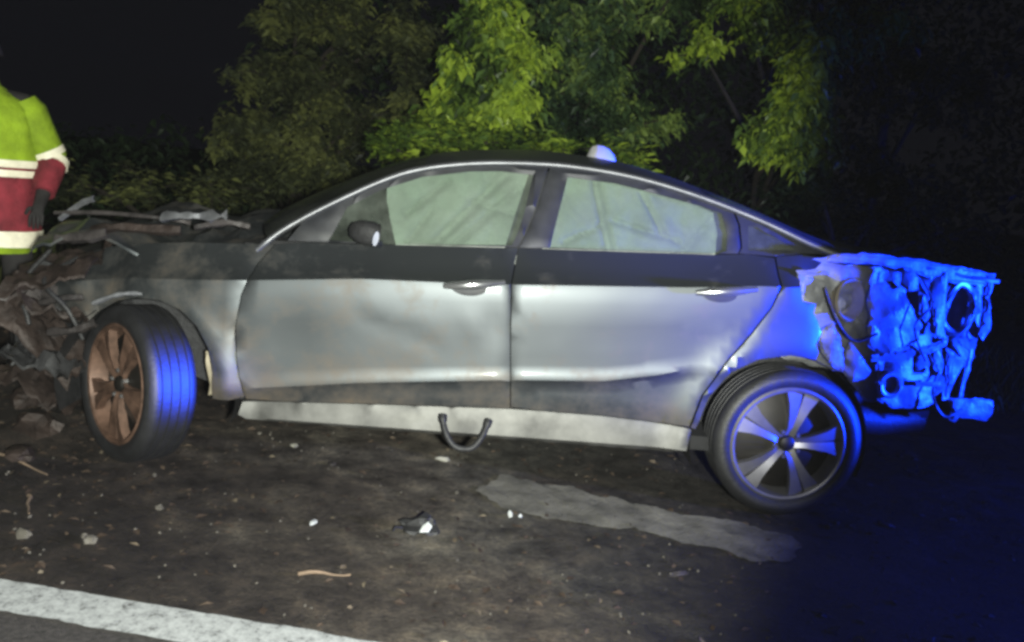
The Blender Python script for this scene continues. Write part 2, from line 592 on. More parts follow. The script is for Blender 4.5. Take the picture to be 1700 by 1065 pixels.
for i in range(N + 1):
    x = -5 + 12 * i / N
    e1 = 0.008 * fbm(x * 6, 0, 1) + 0.004 * fbm(x * 30, 0, 2)
    e2 = 0.008 * fbm(x * 6, 5, 1) + 0.004 * fbm(x * 30, 5, 2)
    V += [(x, line_far(x) + e1, 0.0045), (x, line_near(x) + e2, 0.0045)]
F = [(2 * i, 2 * i + 1, 2 * i + 3, 2 * i + 2) for i in range(N)]
ln = obj('road_edge_line', V, F, M_line)
tag(ln, 'worn white painted road edge line in the lower left corner', 'road marking', kind='structure')

# pale ragged streak of ground colour between the rear wheel and the camera
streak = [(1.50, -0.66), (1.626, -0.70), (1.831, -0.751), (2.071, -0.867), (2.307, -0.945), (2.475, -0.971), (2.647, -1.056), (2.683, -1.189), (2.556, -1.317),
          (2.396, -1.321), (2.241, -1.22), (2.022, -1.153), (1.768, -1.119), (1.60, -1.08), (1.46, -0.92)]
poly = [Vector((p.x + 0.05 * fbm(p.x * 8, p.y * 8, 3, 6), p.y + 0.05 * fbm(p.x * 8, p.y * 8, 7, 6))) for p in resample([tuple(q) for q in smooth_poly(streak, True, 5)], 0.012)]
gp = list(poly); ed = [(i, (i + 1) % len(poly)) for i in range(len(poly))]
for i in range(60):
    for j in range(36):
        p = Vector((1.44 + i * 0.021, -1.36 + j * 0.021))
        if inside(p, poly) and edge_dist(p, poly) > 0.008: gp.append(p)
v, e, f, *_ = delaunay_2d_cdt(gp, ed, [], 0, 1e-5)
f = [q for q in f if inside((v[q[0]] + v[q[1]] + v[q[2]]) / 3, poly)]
ms = obj('pale_streak', [(p.x, p.y, shoulder_h(p.x, p.y) + 0.006) for p in v], [tuple(q) for q in f], M_pale_ground, None, 60)
tag(ms, 'pale ragged streak on the ground below the rear wheel', 'mud', kind='structure')

# ------------------------------------------------------------------ the wrecked car
CAR = empty('wrecked_sedan')
CAR.rotation_euler = (0, -0.0174, 0)
tag(CAR, 'wrecked silver four-door sedan with crushed front and torn-open rear corner', 'car')

def zc_(x): return interp(x, [-.6, -.37, 0, .47, .9, 1.23, 1.49, 2.2, 2.5, 3.5], [.62, .68, .745, .782, .823, .835, .848, .895, .925, .95])
def zb_(x): return interp(x, [-.6, -.37, -.2, -.05, .18, .41, .55, .74, 1.0, 1.485, 2.33, 2.68, 3.1, 3.5], [.69, .767, .828, .863, .893, .910, .916, .922, .938, .966, 1.008, 1.045, 1.06, 1.03])
def st_(x): return interp(x, [.4, .48, .93, 1.53, 1.91, 2.25, 2.4], [.28, .286, .308, .334, .332, .316, .31])
def zr_(x): return interp(x, [.3, .49, .92, 1.52, 1.89, 2.1, 2.25], [.345, .351, .408, .466, .490, .53, .57])
def knots(x):
    st, zr, zc, zb = st_(x), zr_(x), zc_(x), zb_(x)
    k = max(0.0, min(1.0, (2.30 - x) / 0.22)) * max(0.25, min(1.0, (x - 0.42) / 0.25))
    z = [.16, .195, .225, st - .012, st, st + .012, zr - .022, zr, zr + .022, (zr + zc) / 2 - .02, zc - .12, zc - .03, zc, zc + .030, zb - .004, zb + .016, 1.33, 1.6]
    w = [.79, .838, .864, .846, .846, .856, .868, .874 + .013 * k, .874 - .001 * k, .876, .880, .877, .873, .822, .742, .730, .60, .48]
    return z, w
def taper(x): return .09 * max(0, (x - 2.6) / .95) ** 2 + .25 * max(0, (.50 - x) / 1.0) ** 2
def raw_w(x, z):
    zk, wk = knots(x)
    return interp(z, zk, wk)
def body_w(x, z):
    w = (raw_w(x, z) * 2 + raw_w(x, z - .006) + raw_w(x, z + .006)) / 4 - taper(x)
    d = math.hypot(x - 2.655, z - .285)                # rear arch flare
    if d > .30: w += .032 * math.exp(-((d - .375) / .085) ** 2) * (1 if z < .9 else 0)
    d = math.hypot(x - .04, z - .30)
    if d > .28 and x < .5: w += .022 * math.exp(-((d - .345) / .07) ** 2)
    return w
def seg(x, z, a, b):
    p, a, b = Vector((x, z)), Vector(a), Vector(b)
    t = max(0, min(1, (p - a).dot(b - a) / (b - a).length_squared))
    return (p - (a + (b - a) * t)).length
def dent(x, z):
    d = 0
    d -= .0020 * math.exp(-(seg(x, z, (.90, .68), (1.20, .585)) / .030) ** 2)
    d += .0016 * math.exp(-(seg(x, z, (.92, .72), (1.24, .635)) / .035) ** 2)
    d -= .006 * math.exp(-((x - 1.43) ** 2 + ((z - .69) * .8) ** 2) / .0042)
    d += .004 * math.exp(-((x - 1.36) ** 2 + (z - .66) ** 2) / .0020)
    d -= .006 * math.exp(-((x - .62) ** 2 + (z - .58) ** 2) / .018)
    d -= .002 * math.exp(-((x - 2.0) ** 2 + (z - .62) ** 2) / .03)
    d += .0010 * fbm(x * 3.1, z * 3.1, 2.0) + .0004 * fbm(x * 9, z * 9, 3)
    xs = interp(z, [.3, .46, .6, .73, .84, .93, 1.03], [2.266, 2.30, 2.38, 2.474, 2.537, 2.572, 2.574])
    if x > xs: d -= .15 * (x - xs)                      # rear quarter knocked inwards behind the door
    if x < .5:                                          # fender buckles towards the impact
        k = min(1, (.5 - x) / .7)
        d += .030 * k * fbm(x * 5, z * 5, 8.0) - .03 * k * abs(math.sin(x * 11 + z * 4)) * k
    return d
def left_y(x, z): return -(body_w(x, z) + dent(x, z))
def good_y(x, z): return -body_w(x, z)
def rows(x):
    zk, _ = knots(x)
    zk = sorted(zk)
    out = []
    for a, b in zip(zk, zk[1:]):
        n = max(1, int((b - a) / .035))
        out += [a + (b - a) * i / n for i in range(n)]
    return out

G = .003
belt_line = lambda x: zb_(x) + .014
f_door = [(.533, .915), (.480, .839), (.440, .72), (.420, .574), (.436, .43), (.468, .30)] + [(x, st_(x) + .005) for x in (.6, .8, .93, 1.2, 1.4, 1.524)] + \
         [(1.5275, .339), (1.5005, .637), (1.4865, .849), (1.4945, .894), (1.5075, belt_line(1.5))] + [(x, belt_line(x)) for x in (1.3, 1.0, .8, .65)]
r_door = [(1.531, .345), (1.505, .637), (1.491, .849), (1.499, .894), (1.512, belt_line(1.51))] + [(x, belt_line(x)) for x in (1.8, 2.1, 2.33, 2.45)] + \
         [(2.568, 1.030), (2.566, .931), (2.531, .838), (2.468, .734), (2.374, .607), (2.294, .462), (2.262, .326)] + [(x, st_(x) + .005) for x in (2.1, 1.91, 1.7)]
fender = [(.528, .915), (.476, .839), (.436, .72), (.4155, .574), (.4315, .43), (.462, .31), (.40, .29), (.335, .29), (.338, .40), (.318, .50), (.272, .585), (.20, .645),
          (.115, .672), (.02, .672), (-.07, .645), (-.15, .595), (-.21, .53), (-.30, .55), (-.40, .60), (-.46, .68), (-.40, .735), (-.30, .79), (-.2, .828), (-.05, .863), (.18, .893), (.41, .908)]
sill = [(.452, .285), (.44, .235), (.47, .216), (1.0, .210), (1.6, .208), (2.20, .206), (2.262, .225), (2.275, .312)] + [(x, st_(x) + .001) for x in (2.25, 2.1, 1.91, 1.7, 1.53, 1.2, .93, .7, .48)]
quarter = [(2.576, 1.034), (2.574, .931), (2.539, .838), (2.476, .734), (2.382, .607), (2.302, .462), (2.270, .322), (2.292, .315), (2.325, .455), (2.40, .568), (2.51, .630),
           (2.646, .652), (2.76, .640), (2.765, .67), (2.748, .70), (2.770, .75), (2.745, .80), (2.72, .83), (2.725, .865), (2.665, .875), (2.652, .93), (2.66, .985), (2.74, 1.0), (2.80, 1.045), (2.70, 1.052)]
quarter_ok = quarter[:12] + [(2.788, .632), (2.93, .55), (3.04, .39), (3.45, .42), (3.52, .70), (3.52, 1.0), (3.3, 1.045), (3.0, 1.055), (2.70, 1.052)]

rail3 = [(.463, .887), (.532, .955), (.63, 1.026), (.765, 1.109), (.948, 1.209), (1.09, 1.263), (1.286, 1.302), (1.51, 1.323), (1.737, 1.326), (1.992, 1.303), (2.248, 1.251), (2.504, 1.177), (2.722, 1.097), (2.864, 1.052)]
rail_s = [tuple(p) for p in smooth_poly(rail3, False, 5)]
def rail_z(x): return interp(x, [p[0] for p in rail_s], [p[1] for p in rail_s])
top_line = lambda x: rail_z(x) - .012

win_f = [(.742, .948), (1.0, .953), (1.484, .990), (1.50, 1.03), (1.524, 1.115), (1.552, 1.280), (1.42, 1.284), (1.289, 1.272), (1.094, 1.232), (.93, 1.165), (.80, 1.085)]
win_r = [(1.640, .994), (1.95, 1.008), (2.335, 1.026), (2.372, 1.04), (2.374, 1.11), (2.35, 1.19), (2.26, 1.213), (2.096, 1.243), (1.90, 1.275), (1.697, 1.284), (1.672, 1.16)]
frame_f = [(.575, belt_line(.575) + .003)] + [(x, belt_line(x) + .003) for x in (.65, .8, 1.0, 1.3, 1.503)] + [(1.516, 1.0), (1.561, 1.12), (1.612, top_line(1.612))] + \
          [(x, top_line(x)) for x in (1.5, 1.4, 1.29, 1.19, 1.09, 1.0, .90, .80, .70, .63)]
frame_r = [(1.512, belt_line(1.512) + .003)] + [(x, belt_line(x) + .003) for x in (1.8, 2.1, 2.3, 2.42)] + [(2.430, 1.06), (2.420, 1.15), (2.40, top_line(2.40))] + \
          [(x, top_line(x)) for x in (2.3, 2.2, 2.1, 2.0, 1.9, 1.8, 1.7, 1.62)] + [(1.569, 1.12), (1.524, 1.0)]
pillar_c = [(2.424, belt_line(2.424) + .004), (2.568, 1.036), (2.70, 1.056), (2.80, 1.060), (2.72, top_line(2.72)), (2.61, top_line(2.61)), (2.5, top_line(2.5)), (2.41, top_line(2.41)), (2.428, 1.15), (2.437, 1.06)]
q_glass = [(2.462, 1.052), (2.58, 1.062), (2.665, 1.068), (2.59, 1.105), (2.50, 1.145), (2.462, 1.150)]

def yoff(base, d): return lambda x, z: base(x, z) + d

def handle(parent, x0, x1, z0, z1, sign, yb):
    g = MB(); n = 10
    path = []; rad = []
    for i in range(n + 1):
        t = i / n
        x = x0 + (x1 - x0) * t; z = z0 + (z1 - z0) * t
        path.append((x, sign * (yb(x, z) - .022 - .016 * math.sin(PI * t)), z))
        rad.append(.011 + .009 * math.sin(PI * min(1, t * 1.1)))
    g.tube(path, rad, 10)
    h = g.build('handle', M_chrome, parent, 50)
    h.scale = (1, 1, 1)
    # flat black patch painting the shade of the finger recess
    c = MB()
    xm, zm = (x0 + x1) / 2 - .02, (z0 + z1) / 2 - .012
    ring = []
    for k in range(20):
        a = 2 * PI * k / 20
        ring.append((xm + .070 * math.cos(a), zm - .006 + .032 * math.sin(a)))
    panel('handle_recess_shade', ring, yoff(yb, -.0025), M_black, parent, t=.002, step=.02, sign=sign, roll=.001)

for sign, yf in ((1, left_y), (-1, good_y)):
    d1 = panel('door', f_door, yf, M_paint, CAR, rows=rows, sign=sign)
    panel('window_frame', frame_f, yoff(yf, .006), M_black, d1, [win_f], t=.02, sign=sign)
    panel('window_glass', win_f, yoff(good_y, .018), M_wind, d1, t=.004, sign=sign, roll=0)
    handle(d1, 1.225, 1.46, .826, .856, sign, yf)
    d2 = panel('door', r_door, yf, M_paint, CAR, rows=rows, sign=sign)
    panel('window_frame', frame_r, yoff(yf, .006), M_black, d2, [win_r], t=.02, sign=sign)
    panel('window_glass', win_r, yoff(good_y, .018), M_wind, d2, t=.004, sign=sign, roll=0)
    handle(d2, 2.22, 2.46, .880, .912, sign, yf)
    panel('fender', fender, yf, M_paint, CAR, rows=rows, sign=sign)
    panel('sill', sill, yf, M_sill, CAR, rows=rows, sign=sign, t=.05)
    panel('quarter_panel', quarter if sign == 1 else quarter_ok, yf, M_paint, CAR, rows=rows, sign=sign)
    pc = panel('rear_pillar', pillar_c, yoff(yf, .004), M_black, CAR, [q_glass], sign=sign)
    panel('quarter_glass', q_glass, yoff(good_y, .016), M_dglass, pc, t=.004, sign=sign, roll=0)
    panel('centre_pillar', [(1.45, .95), (1.60, .95), (1.70, 1.30), (1.54, 1.30)], yoff(good_y, .030), M_black, CAR, t=.02, sign=sign)
    # bright cant rail over the doors
    g = MB(); m = len(rail_s)
    prof = [(-.013, .004), (-.009, -.008), (.004, -.011), (.014, -.004), (.016, .012)]
    for i, (x, z) in enumerate(rail_s):
        y = -(body_w(x, z) - .004)
        a = Vector(rail_s[max(0, i - 1)]); b = Vector(rail_s[min(m - 1, i + 1)])
        tdir = (b - a).normalized(); nrm = Vector((-tdir.y, tdir.x))
        wob = .003 * fbm(x * 6, 0, 4) if sign == 1 else 0
        for u, d in prof:
            g.v.append(Vector((x + nrm.x * u, sign * (y + d + wob), z + nrm.y * u)))
    k = len(prof)
    for i in range(m - 1):
        for j in range(k - 1):
            g.f.append((i * k + j, i * k + j + 1, (i + 1) * k + j + 1, (i + 1) * k + j))
    g.build('roof_rail', M_rail, CAR, 60)

# roof, windscreen and rear window span the two rails
def span(name, x0, x1, mat, bulge, crown, n=18, m=16, t=0):
    V = []; F = []
    for i in range(n + 1):
        x = x0 + (x1 - x0) * i / n
        z = rail_z(x) + .010
        w = body_w(x, rail_z(x)) - .012
        for j in range(m + 1):
            s = -1 + 2 * j / m
            c = (1 - s * s)
            V.append((x + bulge(x) * c, s * w, z + crown(x) * c + (.004 * fbm(x * 4, s * 3, 5) if t else 0)))
    for i in range(n):
        for j in range(m):
            a = i * (m + 1) + j
            F.append((a, a + 1, a + m + 2, a + m + 1))
    return obj(name, V, F, mat, CAR, 60)
span('roof', 1.10, 2.30, M_paint, lambda x: 0, lambda x: .058, t=1)
span('windscreen', .50, 1.10, M_dglass, lambda x: -.14 * (1.10 - x) / .6, lambda x: .058 - .02 * (1.1 - x) / .6)
span('rear_window', 2.30, 2.86, M_dglass, lambda x: .10 * (x - 2.3) / .56, lambda x: .058 - .02 * (x - 2.3) / .56)

# shark-fin aerial on the roof
g = MB()
sec = [(-.078, .004, .006), (-.066, .018, .040), (-.04, .026, .070), (-.01, .028, .086), (.02, .028, .090), (.045, .026, .080), (.062, .020, .055), (.072, .008, .012)]
for x, w, h in sec:
    g.v += [Vector((x, -w, 0)), Vector((x, -w * .75, h * .6)), Vector((x, 0, h)), Vector((x, w * .75, h * .6)), Vector((x, w, 0))]
for i in range(len(sec) - 1):
    for j in range(4):
        a = i * 5 + j
        g.f.append((a, a + 1, a + 6, a + 5))
fin = g.build('aerial_fin', simple('fin_paint', (0.5, 0.5, 0.5), 0.35, 0.3, 0.1), CAR, 40)
fin.location = (1.90, -.05, 1.372); fin.scale = (.95, 1.9, .80)
fin.rotation_euler = (0, 0, PI)

# inflated curtain airbag hanging behind the side glass
bag = [(.95, 1.20), (.955, 1.12), (.985, 1.02), (1.02, .92), (1.3, .90), (1.7, .93), (2.1, .95), (2.27, .965), (2.335, 1.0), (2.345, 1.10), (2.325, 1.19), (2.26, 1.215), (2.0, 1.275), (1.7, 1.30), (1.4, 1.30), (1.1, 1.25)]
BAG_FOLDS = [((1.16, .96), (1.44, 1.27), .040, .020), ((1.22, .94), (1.50, 1.22), .030, .014), ((1.04, 1.08), (1.20, 1.22), .028, .014), ((1.30, 1.15), (1.52, 1.10), .022, .012), ((1.06, .97), (1.14, 1.10), .022, .012),
             ((1.82, 1.27), (1.90, .97), .036, .018), ((1.90, 1.12), (2.18, 1.06), .028, .013), ((2.02, 1.24), (2.12, 1.08), .026, .013), ((2.20, 1.0), (2.32, 1.16), .026, .014), ((1.70, 1.02), (1.86, 1.10), .022, .012), ((2.05, .98), (2.20, 1.02), .02, .010)]
def bag_y(x, z):
    y = good_y(x, z) + .055
    y -= .014 * math.sin(x * 15 + z * 6) * math.sin(z * 5 + x * 2)
    for (a, b, dep, wid) in BAG_FOLDS:
        y += dep * math.exp(-(seg(x, z, a, b) / wid) ** 2)
    return y + .014 * fbm(x * 7, z * 7, 6) + .006 * abs(fbm(x * 16, z * 16, 2))
panel('curtain_airbag', bag, bag_y, M_fabric, CAR, step=.011, t=.02, angle=70)

# door mirror
mir = empty('door_mirror', (.905, -.805, 1.000), CAR)
g = MB()
secs = [(-.085, .02, .012), (-.07, .055, .045), (-.03, .085, .065), (.02, .092, .070), (.05, .088, .066)]
for x, hw, hh in secs:
    for k in range(14):
        a = 2 * PI * k / 14
        ca, sa = math.cos(a), math.sin(a)
        g.v.append(Vector((x, -.02 + hw * math.copysign(abs(ca) ** .7, ca), hh * math.copysign(abs(sa) ** .7, sa))))
for i in range(len(secs) - 1):
    for k in range(14):
        g.f.append((i * 14 + k, i * 14 + (k + 1) % 14, (i + 1) * 14 + (k + 1) % 14, (i + 1) * 14 + k))
g.f.append(tuple(range(14)))
g.build('mirror_housing', M_plastic, mir, 50)
g = MB()
for k in range(14):
    a = 2 * PI * k / 14
    ca, sa = math.cos(a), math.sin(a)
    g.v.append(Vector((.058 + .008 * ca, -.060 + .030 * ca, -.016 + .042 * sa)))
g.f.append(tuple(range(14)))
g.build('mirror_glass_glint', M_white, mir)  # white disc painting the lamp's reflection in the mirror
g = MB()
g.tube([(.0, .05, -.045), (.02, .10, -.06), (.03, .16, -.062)], [.02, .022, .025], 8)
g.build('mirror_arm', M_black, mir)
mir.rotation_euler = (0, R(8), R(-14))
mir.scale = (.85, .50, .70)

# wheels
def make_wheel(loc, steer, camber, phase, alloy=None):
    alloy = alloy or M_alloy
    w = empty('wheel', loc, CAR)
    w.rotation_euler = (camber, phase, steer)
    w.rotation_mode = 'XYZ'
    g = MB()
    RT, RR, hw = .315, .242, .098
    prof = [(RR - .006, -hw * .82), (RR + .006, -hw * .96), (RR + .03, -hw * 1.05), (RT - .028, -hw * 1.02), (RT - .008, -hw * .86)]
    for c in (-.055, -.018, .018, .055):
        prof += [(RT, c - .013), (RT, c - .005), (RT - .005, c - .003), (RT - .005, c + .003), (RT, c + .005), (RT, c + .013)]
    prof += [(RT - .008, hw * .86), (RT - .028, hw * 1.02), (RR + .03, hw * 1.05), (RR - .006, hw * .82)]
    g.lathe(prof, 72)
    g.build('tyre', M_rubber, w, 40)
    g = MB()   # barrel and lip
    g.lathe([(RR + .001, -hw * .90), (RR - .008, -hw * .97), (RR - .017, -hw * .93), (RR - .022, -hw * .72), (RR - .035, -hw * .2), (RR - .035, hw * .9), (RR, hw * .9)], 64)
    g.build('rim_barrel', alloy, w, 40)
    g = MB()   # five forked spokes
    for s in range(5):
        a0 = R(8) + s * 2 * PI / 5
        def P(r_, dt, y):
            a = a0 + dt
            return Vector((r_ * math.cos(a), y, r_ * math.sin(a)))
        for lr in (-1, 1):
            rows_ = [(.036, .0, .62, -.072), (.07, .004, .30, -.084), (.12, .008, .260, -.089), (.17, .014, .265, -.088), (RR - .016, .024, .310, -.084)]
            base = len(g.v)
            for r_, ti, to, y in rows_:
                ti2, to2 = lr * ti * (0.2 if r_ < .1 else 1), lr * to
                g.v += [P(r_, ti2, y + .007), P(r_, to2, y), P(r_, to2, y + .035), P(r_, ti2, y + .035)]
            for i in range(len(rows_) - 1):
                for j in range(4):
                    q = base + i * 4
                    g.f.append((q + j, q + (j + 1) % 4, q + 4 + (j + 1) % 4, q + 4 + j))
    g.build('spokes', alloy, w, 30)
    g = MB()   # dark gap filling the fork of each spoke
    g.lathe([(.0001, -.060), (.10, -.062), (RR - .03, -.020), (RR - .034, .03)], 40)
    g.build('inner_dish', M_pocket, w, 40)
    g = MB()
    g.lathe([(.0001, -.084), (.024, -.083), (.031, -.078), (.033, -.06)], 24)
    g.build('hub_cap', M_pocket, w, 40)
    for s in range(5):
        g = MB()
        a = R(44) + s * 2 * PI / 5
        g.lathe([(.0001, -.088), (.008, -.088), (.010, -.07)], 8)
        lug = g.build('wheel_nut', M_chrome, w, 40)
        lug.location = (.055 * math.cos(a), 0.006, .055 * math.sin(a))
    g = MB()
    g.lathe([(.05, .0), (.145, .0), (.145, .022), (.05, .022)], 40, True)
    g.build('brake_disc', M_disc, w, 30)
    g = MB()
    for q in range(8):
        a = R(60) + q * R(9)
        for rr in (.085, .165):
            for y in (-.02, .045):
                g.v.append(Vector((rr * math.cos(a), y, rr * math.sin(a))))
    for q in range(7):
        b = q * 4
        for i, j in ((0, 1), (1, 3), (3, 2), (2, 0)):
            g.f.append((b + i, b + j, b + 4 + j, b + 4 + i))
    g.f += [(0, 1, 3, 2), (28, 29, 31, 30)]
    g.build('brake_caliper', M_disc, w, 30)
    return w
w_rl = make_wheel((2.69, -.772, .275), 0, 0, 0)
w_fl = make_wheel((.015, -.800, .318), R(-45), R(-3), R(20), M_alloy_brown)
make_wheel((2.69, .800, .275), PI, 0, 0)
make_wheel((.03, .780, .318), PI - R(30), 0, 0)

# wheel housings, floor and cabin shell
def arch(name, cx, cz, r_, yo, yi, mat, a0=-20, a1=200):
    V = []; F = []
    n = 26
    for i in range(n + 1):
        a = R(a0 + (a1 - a0) * i / n)
        x, z = cx + r_ * math.cos(a), cz + r_ * math.sin(a)
        V += [(x, yo, z), (x, yi, z)]
    for i in range(n): F.append((2 * i, 2 * i + 1, 2 * i + 3, 2 * i + 2))
    c = len(V)
    V.append((cx, yi, cz))
    for i in range(n): F.append((c, 2 * i + 1, 2 * i + 3))
    return obj(name, V, F, mat, CAR, 40)
for s in (1, -1):
    arch('wheel_housing', 2.655, .275, .372, -.84 * s, -.50 * s, M_plastic)
    arch('wheel_housing', .05, .30, .362, -.80 * s, -.44 * s, M_plastic)
# exposed beige liner edge behind the front tyre
panel('torn_liner', [(.285, .47), (.315, .46), (.355, .35), (.375, .30), (.30, .285), (.305, .33), (.29, .40)], lambda x, z: -.80 + .25 * (x - .3), M_beige, CAR, t=.012, step=.02)
g = MB()
g.box((1.45, 0, .23), (1.9, 1.56, .06))
g.build('floor_pan', M_dark, CAR)
g = MB()
g.box((.42, 0, .58), (.04, 1.4, .66))
g.build('firewall', M_dark, CAR)
g = MB()
g.box((2.42, 0, .72), (.05, 1.36, .62), Matrix.Rotation(R(12), 3, 'Y'))
g.build('rear_bulkhead', M_dark, CAR)
g = MB()
g.box((.66, 0, .84), (.40, 1.34, .16), None, .015)
g.build('dashboard', M_dark, CAR)
for y in (-.38, .38):
    s = empty('seat', (1.35, y, .26), CAR)
    g = MB(); g.box((-.02, 0, .12), (.52, .50, .20), None, .02); g.build('cushion', M_dark, s)
    g = MB(); g.box((.30, 0, .46), (.14, .48, .62), Matrix.Rotation(R(18), 3, 'Y'), .02); g.build('backrest', M_dark, s)
    g = MB(); g.box((.42, 0, .86), (.09, .26, .18), Matrix.Rotation(R(14), 3, 'Y'), .015); g.build('headrest', M_dark, s)
g = MB(); g.box((2.05, 0, .46), (.50, 1.3, .22), None, .02); g.build('rear_bench', M_dark, CAR)
st = MB()
st.tube([(.0, .18 * math.cos(2 * PI * k / 24), .18 * math.sin(2 * PI * k / 24)) for k in range(25)], .014, 8, False)
st.box((0, 0, 0), (.03, .30, .04)); st.box((0, 0, -.08), (.03, .04, .16))
sw = st.build('steering_wheel', M_dark, CAR)
sw.location = (.93, -.36, .90); sw.rotation_euler = (0, R(-24), 0)

# ------- crushed front end
def crumple(name, x0, x1, y0, y1, zf, mat, nx=26, ny=26, amp=.03, freq=4.5, seed=0, t=.012, parent=CAR, edge=.03):
    V = []; F = []
    for i in range(nx + 1):
        for j in range(ny + 1):
            x = x0 + (x1 - x0) * i / nx; y = y0 + (y1 - y0) * j / ny
            ex = edge * fbm(y * 6, seed, 1) if i in (0, nx) else 0
            ey = edge * fbm(x * 6, seed, 2) if j in (0, ny) else 0
            d = amp * (abs(fbm(x * freq, y * freq, seed)) * 2 - .6) + amp * .4 * fbm(x * freq * 3, y * freq * 3, seed + 3)
            V.append((x + ex, y + ey, zf(x, y) + d))
    m = ny + 1
    for i in range(nx):
        for j in range(ny):
            a = i * m + j
            F.append((a, a + 1, a + m + 1, a + m))
    n = len(V)
    V += [(p[0], p[1], p[2] - t) for p in V]
    F += [tuple(q + n for q in reversed(f)) for f in F]
    rim = [i * m for i in range(nx + 1)] + [nx * m + j for j in range(1, m)] + [i * m + ny for i in range(nx - 1, -1, -1)] + list(range(ny - 1, 0, -1))
    for a, b in zip(rim, rim[1:] + rim[:1]): F.append((a, b, b + n, a + n))
    return obj(name, V, F, mat, parent, 28)

def hood_z(x, y):
    z = interp(x, [-.62, -.40, -.15, .05, .30, .56], [.83, .90, .955, .90, .955, .955])
    return z - .10 * (abs(y) / .75) ** 3 + .03 * math.sin(y * 5 + x * 4)
crumple('bonnet', -.46, .54, -.70, .70, hood_z, M_paint, 34, 36, .035, 3.6, 2)
# edge of the bonnet lifted towards the camera
def flange(name, pts, wid, mat, seed, amp=.012, parent=CAR, t=.008):
    # ragged ribbon along a 3-D path
    P = smooth_poly(pts, False, 6)
    V = []; F = []
    m = len(P)
    for i, p in enumerate(P):
        d = (P[min(i + 1, m - 1)] - P[max(i - 1, 0)]).normalized()
        side = Vector((0, -.35, .94)); side = (side - d * side.dot(d)).normalized()
        w_ = wid * (.7 + .5 * abs(fbm(i * .21, seed, 0)))
        nrm = d.cross(side)
        o = nrm * amp * fbm(i * .3, seed, 4)
        V += [p + o + side * w_ * .5, p - o * .6 + nrm * amp * .7, p - o - side * w_ * .5]
        V += [q + nrm * t for q in V[-3:]]
    for i in range(m - 1):
        a = i * 6
        for j, k in ((0, 1), (1, 2), (2, 5), (5, 4), (4, 3), (3, 0)):
            F.append((a + j, a + k, a + 6 + k, a + 6 + j))
    F += [(0, 1, 4, 3), (1, 2, 5, 4)]
    e_ = (m - 1) * 6
    F += [(e_, e_ + 1, e_ + 4, e_ + 3), (e_ + 1, e_ + 2, e_ + 5, e_ + 4)]
    return obj(name, V, F, mat, parent, 40)
flange('bent_strip', [(-.40, -.55, .93), (-.30, -.58, 1.005), (-.24, -.6, 1.03)], .03, M_bare, 3)
flange('bent_strip', [(-.42, -.55, .955), (-.20, -.60, .975), (.05, -.62, .975), (.16, -.62, .965)], .022, M_scuff, 5)
flange('bent_strip', [(.06, -.66, .985), (.16, -.68, .998), (.26, -.68, 1.005), (.32, -.67, 1.012)], .045, M_bare, 7, .04)
flange('bent_strip', [(.20, -.70, .955), (.32, -.69, .985), (.42, -.69, .975)], .035, M_scuff, 8, .02)
flange('bent_strip', [(-.22, -.66, .905), (-.10, -.69, .93), (.06, -.71, .935), (.15, -.71, .94)], .05, M_rust, 9, .025)
flange('bent_strip', [(-.36, -.66, .86), (-.25, -.70, .875), (-.14, -.71, .905)], .06, M_scuff, 10, .03)
# torn fender lip over the wheel
flange('bent_strip', [(-.16, -.80, .63), (-.06, -.815, .675), (.03, -.82, .688), (.13, -.82, .675)], .022, M_bare, 12, .01)
flange('bent_strip', [(-.46, -.74, .62), (-.38, -.78, .61), (-.28, -.79, .64), (-.2, -.79, .65)], .035, M_scuff, 13, .02)
flange('bent_strip', [(-.33, -.80, .50), (-.22, -.82, .52), (-.14, -.82, .56)], .04, M_scuff, 15, .02)
flange('bumper_remnant', [(-.50, -.70, .56), (-.53, -.35, .55), (-.54, 0, .54), (-.53, .35, .55), (-.50, .70, .56)], .14, M_rust, 14, .04)
g = MB()
g.box((-.40, 0, .55), (.09, 1.15, .42), Matrix.Rotation(R(-10), 3, 'Y'), .05)
g.build('radiator', M_plastic, CAR)
g = MB()
for k in range(7):
    g.box((-.15 + random.uniform(-.2, .25), random.uniform(-.35, .4), .55 + random.uniform(-.1, .2)), (random.uniform(.12, .3), random.uniform(.15, .35), random.uniform(.1, .25)), Matrix.Rotation(random.uniform(-.5, .5), 3, 'Z'), .03)
g.build('engine_block', M_plastic, CAR)
hl = crumple('broken_headlamp', -.56, -.36, -.78, -.58, lambda x, y: .66 + .25 * (x + .46), M_scuff, 12, 12, .05, 9, 21, .05)
crumple('torn_liner', -.52, -.24, -.86, -.60, lambda x, y: .36 + .5 * (x + .24) * -.6, M_plastic, 14, 14, .06, 7, 31, .012)
crumple('torn_liner', -.60, -.30, -.80, -.30, lambda x, y: .22 + .10 * math.sin(x * 9), M_rust, 16, 16, .06, 6, 41, .012)
crumple('crushed_panel', -.52, -.18, -.83, -.55, lambda x, y: .74 + .30 * (x + .35) + .30 * (y + .7), M_rust, 18, 14, .035, 6, 71, .012)
crumple('crushed_panel', -.56, -.24, -.84, -.62, lambda x, y: .50 + .55 * (y + .73) + .15 * math.sin(x * 8), M_rust, 18, 14, .04, 6, 81, .012)
crumple('crushed_member', -.48, -.20, -.84, -.70, lambda x, y: .56 - .35 * (y + .7), M_rust, 14, 10, .05, 8, 51, .014)

